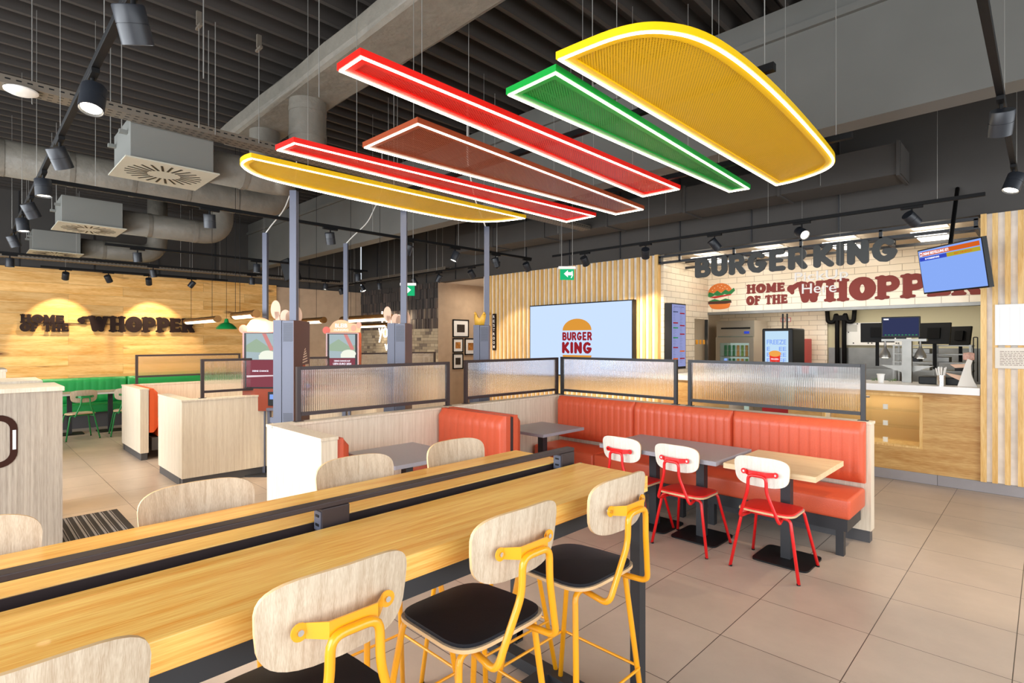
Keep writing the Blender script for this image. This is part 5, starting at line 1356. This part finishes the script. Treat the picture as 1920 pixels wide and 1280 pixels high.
for x, d, lb in ((1.38, (0, .8, -1), 'spotlight above the small letters of the oak wall slogan'), (2.02, (.5, .5, -1), 'second spotlight of the track closest to the oak wall'), (2.68, (.25, .8, -1), 'third spotlight of the track closest to the oak wall'), (3.45, (-.6, .5, -1), 'fourth spotlight of the track closest to the oak wall')): spot(lb, x, 12.86, d, 'X', power=1.4 if x in (1.38, 2.68) else .3)
track('black lighting track before the brick relief wall', 'Y', 6.45, 6.9, 13.0)
for y, d, lb in ((12.1, (.4, .1, -1), 'spotlight at the far end of the relief wall track'), (11.1, (.3, -.4, -1), 'second spotlight of the relief wall track'), (10.4, (.1, 0, -1), 'lit spotlight pointing down before the relief wall'), (9.1, (.6, -.3, -1), 'spotlight of the relief wall track right of the exit sign'), (8.3, (-.2, .5, -1), 'spotlight tilted left before the corridor opening'), (7.35, (.9, .1, -1), 'last spotlight of the relief wall track, by the corridor')): spot(lb, 6.45, y, d, 'Y', power=.9)
track('long black lighting track in front of the counter sign', 'Y', 6.60, .40, 5.58)
for y, d, lb in ((4.95, (.9, .1, -1), 'first spotlight of the counter track, before the slatted wall'), (3.92, (.9, .5, -1), 'spotlight of the counter track at the slatted wall corner'), (2.95, (.7, -.55, -1), 'spotlight of the counter track above the letters U and R'), (1.95, (-.6, -.75, -.55), 'lit spotlight of the counter track turned towards the camera'), (.95, (.9, -.6, -.8), 'last spotlight of the counter track, above the order screen')): spot(lb, 6.60, y, d, 'Y', power=2.2 if y > 3 else .2)
track('black lighting track at the upper right corner', 'X', .18, 2.2, 6.4)
for x, d, lb in ((4.05, (.6, .15, -1), 'black spotlight at the upper right corner'), (5.65, (-.3, .3, -1), 'black spotlight at the right picture edge above the notices')): spot(lb, x, .18, d, 'X', power=.8)
# wall washers at the slatted wall
for y in (5.3, 6.6, 7.9):
    l = None

# ================================================================== AIR DUCTS
t = thing('rectangular_duct', 'big grey wrapped rectangular air duct running up under the ribbed roof', 'duct', (2.5, 3.0, 4.1))
m = MB()
Xs = [2.25, 2.77]; z0, z1 = 4.10, 4.33; c_ = .05
prof = [(2.25, z0+c_), (2.25+.015, z0+.015), (2.25+c_, z0), (2.77-c_, z0), (2.77-.015, z0+.015), (2.77, z0+c_), (2.77, z1-c_), (2.72, z1), (2.30, z1), (2.25, z1-c_)]
ysd = [-3+.5*i for i in range(21)]+[7.25]
n = len(prof); vs = []
for j, y in enumerate(ysd):
    for k_, (x, z) in enumerate(prof): vs.append((x+random.uniform(-.008, .008), y, z+random.uniform(-.006, .006)))
fs = [(j*n+i, j*n+(i+1) % n, (j+1)*n+(i+1) % n, (j+1)*n+i) for j in range(len(ysd)-1) for i in range(n)]+[[(len(ysd)-1)*n+i for i in range(n)]]
m.add(vs, fs, 0, False); m.build('duct_body', M['duct'], t, .01)
def rings(par, p, axis, r, u0, u1, step=.8):
    u = u0
    while u < u1:
        q = list(p); q2 = list(p); q[axis] = u; q2[axis] = u+.05; MB().cyl(q, q2, r+.005, 24).build('seam_band', M['duct'], par); u += step
for (x, y, zb, r, lb) in ((2.5, 5.38, 3.63, .18, 'thick vertical round duct dropping from the rectangular duct, the nearer one'), (2.5, 6.49, 3.55, .165, 'thinner vertical round duct dropping from the rectangular duct, farther one')):
    t = thing('round_duct', lb, 'duct', (x, y, zb)); m = MB(); m.cyl((x, y, zb), (x, y, 4.11), r, 28); m.build('pipe', M['duct'], t); rings(t, (x, y, 0), 2, r, zb+.1, 4.0, .25)
def hduct(lb, pts, r, bend=.35, bands=()):
    t = thing('round_duct', lb, 'duct', pts[0]); m = MB(); m.tube(pts, r, 28, bend=bend, bseg=10); m.build('pipe', M['duct'], t)
    rings(t, pts[0], 0, r, max(-1.5, min(pts[0][0], pts[1][0])+.3), max(pts[0][0], pts[1][0])-bend-.1, .6)
hduct('long wrapped round duct passing behind the nearest air diffuser', [(-2.9, 8.2, 3.69), (3.4, 8.2, 3.69), (3.4, 8.2, 4.45)], .20, .4)
hduct('short round duct leading from the nearest air diffuser to the right', [(1.69, 5.8, 3.37), (2.34, 5.8, 3.37), (2.45, 5.7, 3.37)], .16, .1)
hduct('round duct with elbow leaving the middle air diffuser', [(1.63, 9.4, 3.37), (2.95, 9.4, 3.37), (2.95, 9.4, 4.45)], .17, .3)
hduct('round duct with elbow leaving the farthest air diffuser', [(1.56, 12.5, 3.37), (2.75, 12.5, 3.37), (2.75, 12.5, 4.45)], .17, .3)
def diffuser(lb, x0, x1, y0, y1):
    t = thing('air_diffuser', lb, 'air diffuser', ((x0+x1)/2, (y0+y1)/2, 3.2)); part('plenum_box', M['ductbox'], t, (x0+.04, x1-.04, y0+.04, y1-.04, 3.212, 3.56), bevel=.004)
    pl = part('face_plate', plain('diffuser_face', 'b9b6a6', .5), t, (x0, x1, y0, y1, 3.20, 3.212)); cx, cy = (x0+x1)/2, (y0+y1)/2
    m = MB()
    for i in range(24):
        a = 2*PI*i/24; R2 = Matrix.Translation((cx, cy, 3.199)) @ Matrix.Rotation(a, 4, 'Z') @ Matrix.Rotation(.25, 4, 'Z'); m.box(.13, .30, -.009, .009, -.001, .0015, M=R2)
    m.build('slot', M['black'], pl)
    m = MB()
    for yy in (y0+.15, y1-.12): strand('threaded_rod', M['wire'], t, (x0, yy, 3.43), (x0, yy, 4.5), .004)
    for yy in (y0+.15, y1-.12): part('hanger_clamp', M['ductbox'], t, (x0-.02, x0+.04, yy-.02, yy+.02, 3.43, 3.46))
diffuser('nearest square air diffuser box with radial slots', .97, 1.69, 5.44, 6.19)
diffuser('middle square air diffuser box, lit warm from below', .89, 1.62, 9.0, 9.75)
diffuser('farthest square air diffuser box above the oak wall area', .83, 1.55, 12.1, 12.75)
t = thing('wall_duct', 'flat grey rectangular duct running along the counter wall above the sign', 'duct', (7.4, 4, 3.6))
part('duct_body', M['wallgrey'], t, (7.12, 7.62, 1.12, 8.6, 3.48, 3.82))
m = MB()
for y in (1.13, 2.35, 3.6, 4.9, 6.2, 7.5): part('flange', M['wallgrey'], t, (7.10, 7.64, y, y+.03, 3.46, 3.84))
for y in (1.9, 3.9, 5.9, 7.9): strand('hanger_rod', M['wire'], t, (7.116, y, 3.50), (7.116, y, 4.5), .005)
# cable trays
def ctray(lb, axis, fixed, a, b, z, wd=.2, h=.06):
    t = thing('cable_tray', lb, 'cable tray', ((a+b)/2, fixed, z) if axis == 'X' else (fixed, (a+b)/2, z))
    def bx(m, u0, u1, w0, w1, q0, q1):
        if axis == 'X': m.box(u0, u1, fixed+w0, fixed+w1, q0, q1)
        else: m.box(fixed+w0, fixed+w1, u0, u1, q0, q1)
    m = MB(); bx(m, a, b, -wd/2, wd/2, z, z+.003); bx(m, a, b, -wd/2, -wd/2+.003, z+.003, z+h); bx(m, a, b, wd/2-.003, wd/2, z+.003, z+h); m.build('tray_channel', M['tray'], t)
    m = MB(); u = a+.03
    while u < b-.05: 
        for w_ in (-.06, 0, .06): bx(m, u, u+.03, w_-.005, w_+.005, z-.001, z)
        bx(m, u, u+.03, -wd/2-.001, -wd/2, z+.03, z+.04); u += .06
    m.build('slot', M['black'], t, kind='stuff')
    m = MB(); u = a+.3
    while u < b: 
        for w_ in (-wd/2-.003, wd/2+.003): p = (u, fixed+w_) if axis == 'X' else (fixed+w_, u); strand('hanger_rod', M['wire'], t, (p[0], p[1], z), (p[0], p[1], 4.5), .004)
        u += 1.9
ctray('perforated cable tray crossing behind the coloured hanging panels, left of the beam', 'X', 5.36, -2.5, 4.87, 3.5, .18)
ctray('perforated cable tray stub right of the beam, ending before the wall duct', 'X', 5.30, 5.16, 7.1, 3.46, .18)
ctray('perforated cable tray along the far room corner, left part', 'X', 13.1, -2.5, 7.3, 3.16, .16)
ctray('perforated cable tray in front of the brick relief wall', 'Y', 7.4, 9.2, 12.9, 3.22, .16)
# wireless access point, dome camera, loudspeaker, green lamp
t = thing('access_point', 'round white ceiling device under the cable tray at the upper left', 'access point', (.32, 5.36, 3.46)); MB().lathe([(.03, -.035), (.07, -.032), (.098, -.018), (.10, -.008), (.09, 0)], 32, M=Matrix.Translation((.32, 5.33, 3.499))).build('disc', M['white'], t)
t = thing('dome_camera', 'small black dome camera hanging before the relief wall', 'camera', (6.6, 6.84, 3.0)); MB().lathe([(.005, -.12), (.04, -.10), (.055, -.06), (.055, -.03), (.06, 0)], 20, M=Matrix.Translation((6.59, 6.845, 3.06))).build('dome', M['black'], t)
MB().cyl((6.59, 6.845, 3.06), (6.59, 6.845, 4.5), .006, 6).build('drop_rod', M['wire'], t)
t = thing('loudspeaker', 'black loudspeaker hanging between the first two kiosk posts', 'speaker', (4.3, 10.0, 2.95)); m = MB(); XS = Matrix.Translation((4.3, 9.95, 2.98)) @ Matrix.Rotation(.5, 4, 'Z') @ Matrix.Rotation(-.3, 4, 'X'); m.box(-.13, .13, -.1, .1, -.2, .2, M=XS); m.build('cabinet', M['black'], t, .02)
m = MB(); m.lathe([(.1, 0), (.09, .01), (.02, .0)], 20, M=XS @ Matrix.Translation((0, -.101, 0)) @ Matrix.Rotation(PI/2, 4, 'X')); m.build('grille', M['blackm'], t); MB().cyl((4.3, 9.95, 3.15), (4.3, 9.95, 4.61), .01, 6).build('bracket_rod', M['blackm'], t)
# loose white cables from posts
def post_top(d, px): MM = viewM(d, px); return MM @ Vector((-.045, .08, 3.03))
for (p, lb, dx, dy) in ((viewM(6.78, 489) @ Vector((.03, .07, 3.03)), 'white cable bending from the shortest left kiosk post', .35, -.1), (viewM(7.51, 642) @ Vector((.03, .07, 3.03)), 'white cable rising from the post of the TICKETS kiosk', .45, -.2), (post_top(6.4, 917), 'short white cable above the crowned kiosk post', -.2, .1)):
    m = MB(); m.tube([tuple(p), (p.x+dx*.15, p.y+dy*.15, 3.12), (p.x+dx*.6, p.y+dy*.6, 3.35), (p.x+dx, p.y+dy, 3.8), (p.x+dx, p.y+dy, 4.49)], .008, 6, bend=.1); tag(m.build('cable', M['cable']), lb, 'cable')
# brass tube pendants
def tubelamp(lb, x, y0, y1, z=2.0, r=.045, ca=.25, cb=.25):
    t = thing('tube_pendant', lb, 'pendant lamp', (x, (y0+y1)/2, z)); m = MB(); m.cyl((x, y0, z), (x, y1, z), r, 20); 
    m.cyl((x, y0-.012, z), (x, y0+.05, z), r*1.08, 20); m.cyl((x, y1-.05, z), (x, y1+.012, z), r*1.08, 20); m.cyl((x, (y0+y1)/2-.04, z), (x, (y0+y1)/2+.04, z), r*1.06, 20); m.build('tube', M['brass'], t)
    m = MB(); n = 8; vs = []
    for yy in (y0+.06, y1-.06):
        for k_ in range(n+1): a = PI+PI*(.08+.84*k_/n); vs.append((x+(r+.003)*math.cos(a), yy, z+(r+.003)*math.sin(a)))
    m.add(vs, [(k_, k_+1, n+2+k_, n+1+k_) for k_ in range(n)], 0, True); m.build('diffuser', M['tube_lamp'], t)
    strand('cord', M['blackm'], t, (x, y0+ca, z+r-.002), (x, y0+ca, 4.64)); strand('cord', M['blackm'], t, (x, y1-cb, z+r-.002), (x, y1-cb, 4.64))
    l = bpy.data.lights.new('tube_light', 'AREA'); l.shape = 'RECTANGLE'; l.size = .06; l.size_y = y1-y0-.1; l.energy = 10; l.color = (1, .8, .55); o = bpy.data.objects.new('tube_light', l); COL.objects.link(o); o.location = (x, (y0+y1)/2, z-r-.01)
tubelamp('brass tube pendant in front of the last slogan letter on the oak wall', 2.66, 8.65, 10.2)
tubelamp('brass tube pendant directly left of the first front kiosk post', 2.50, 6.75, 7.5, ca=.54, cb=.05)
tubelamp('brass tube pendant right of the kiosk with the ice cream picture', 3.95, 7.95, 9.05)
tubelamp('longest brass tube pendant, above the TICKETS kiosk topper', 4.10, 6.35, 7.65)
tubelamp('farthest brass tube pendant, low before the relief wall', 5.85, 9.1, 10.6)
t = thing('dome_pendant', 'small green dome pendant behind the left kiosk topper', 'pendant lamp', (3.6, 12.0, 2.0)); MB().lathe([(.20, 1.98), (.19, 2.02), (.12, 2.09), (.05, 2.12), (.03, 2.2)], 24, M=Matrix.Translation((3.95, 12.3, -.05))).build('shade', M['greenm'], t)
MB().cyl((3.95, 12.3, 2.14), (3.95, 12.3, 4.5), .004, 5).build('cord', M['blackm'], t)
# threaded rods and clamps under the deck
rod = thing('ceiling_hanger', 'thin steel hanger with clamp under the ribbed roof', 'hanger', (1.2, 3.0, 4.5), 'steel hangers under the ribbed roof')
m = MB(); m.box(-.02, .02, -.012, .012, -.12, 0); m.box(-.012, .012, -.06, .06, -.14, -.12); m.build('clamp', M['tray'], rod).matrix_parent_inverse = Matrix()
m = MB(); m.cyl((0, 0, -.14), (0, 0, -1.0), .004, 6); m.build('rod', M['wire'], rod).matrix_parent_inverse = Matrix()
rod.location = (1.2, 4.2, 4.5)
for (x, y) in ((.75, 4.0), (1.9, 3.9), (.4, 5.6), (1.45, 5.2), (1.95, 5.2), (.1, 4.6)): dup(rod, (x, y, 4.5), 0, 'thin steel hanger with clamp under the ribbed roof', 'steel hangers under the ribbed roof')
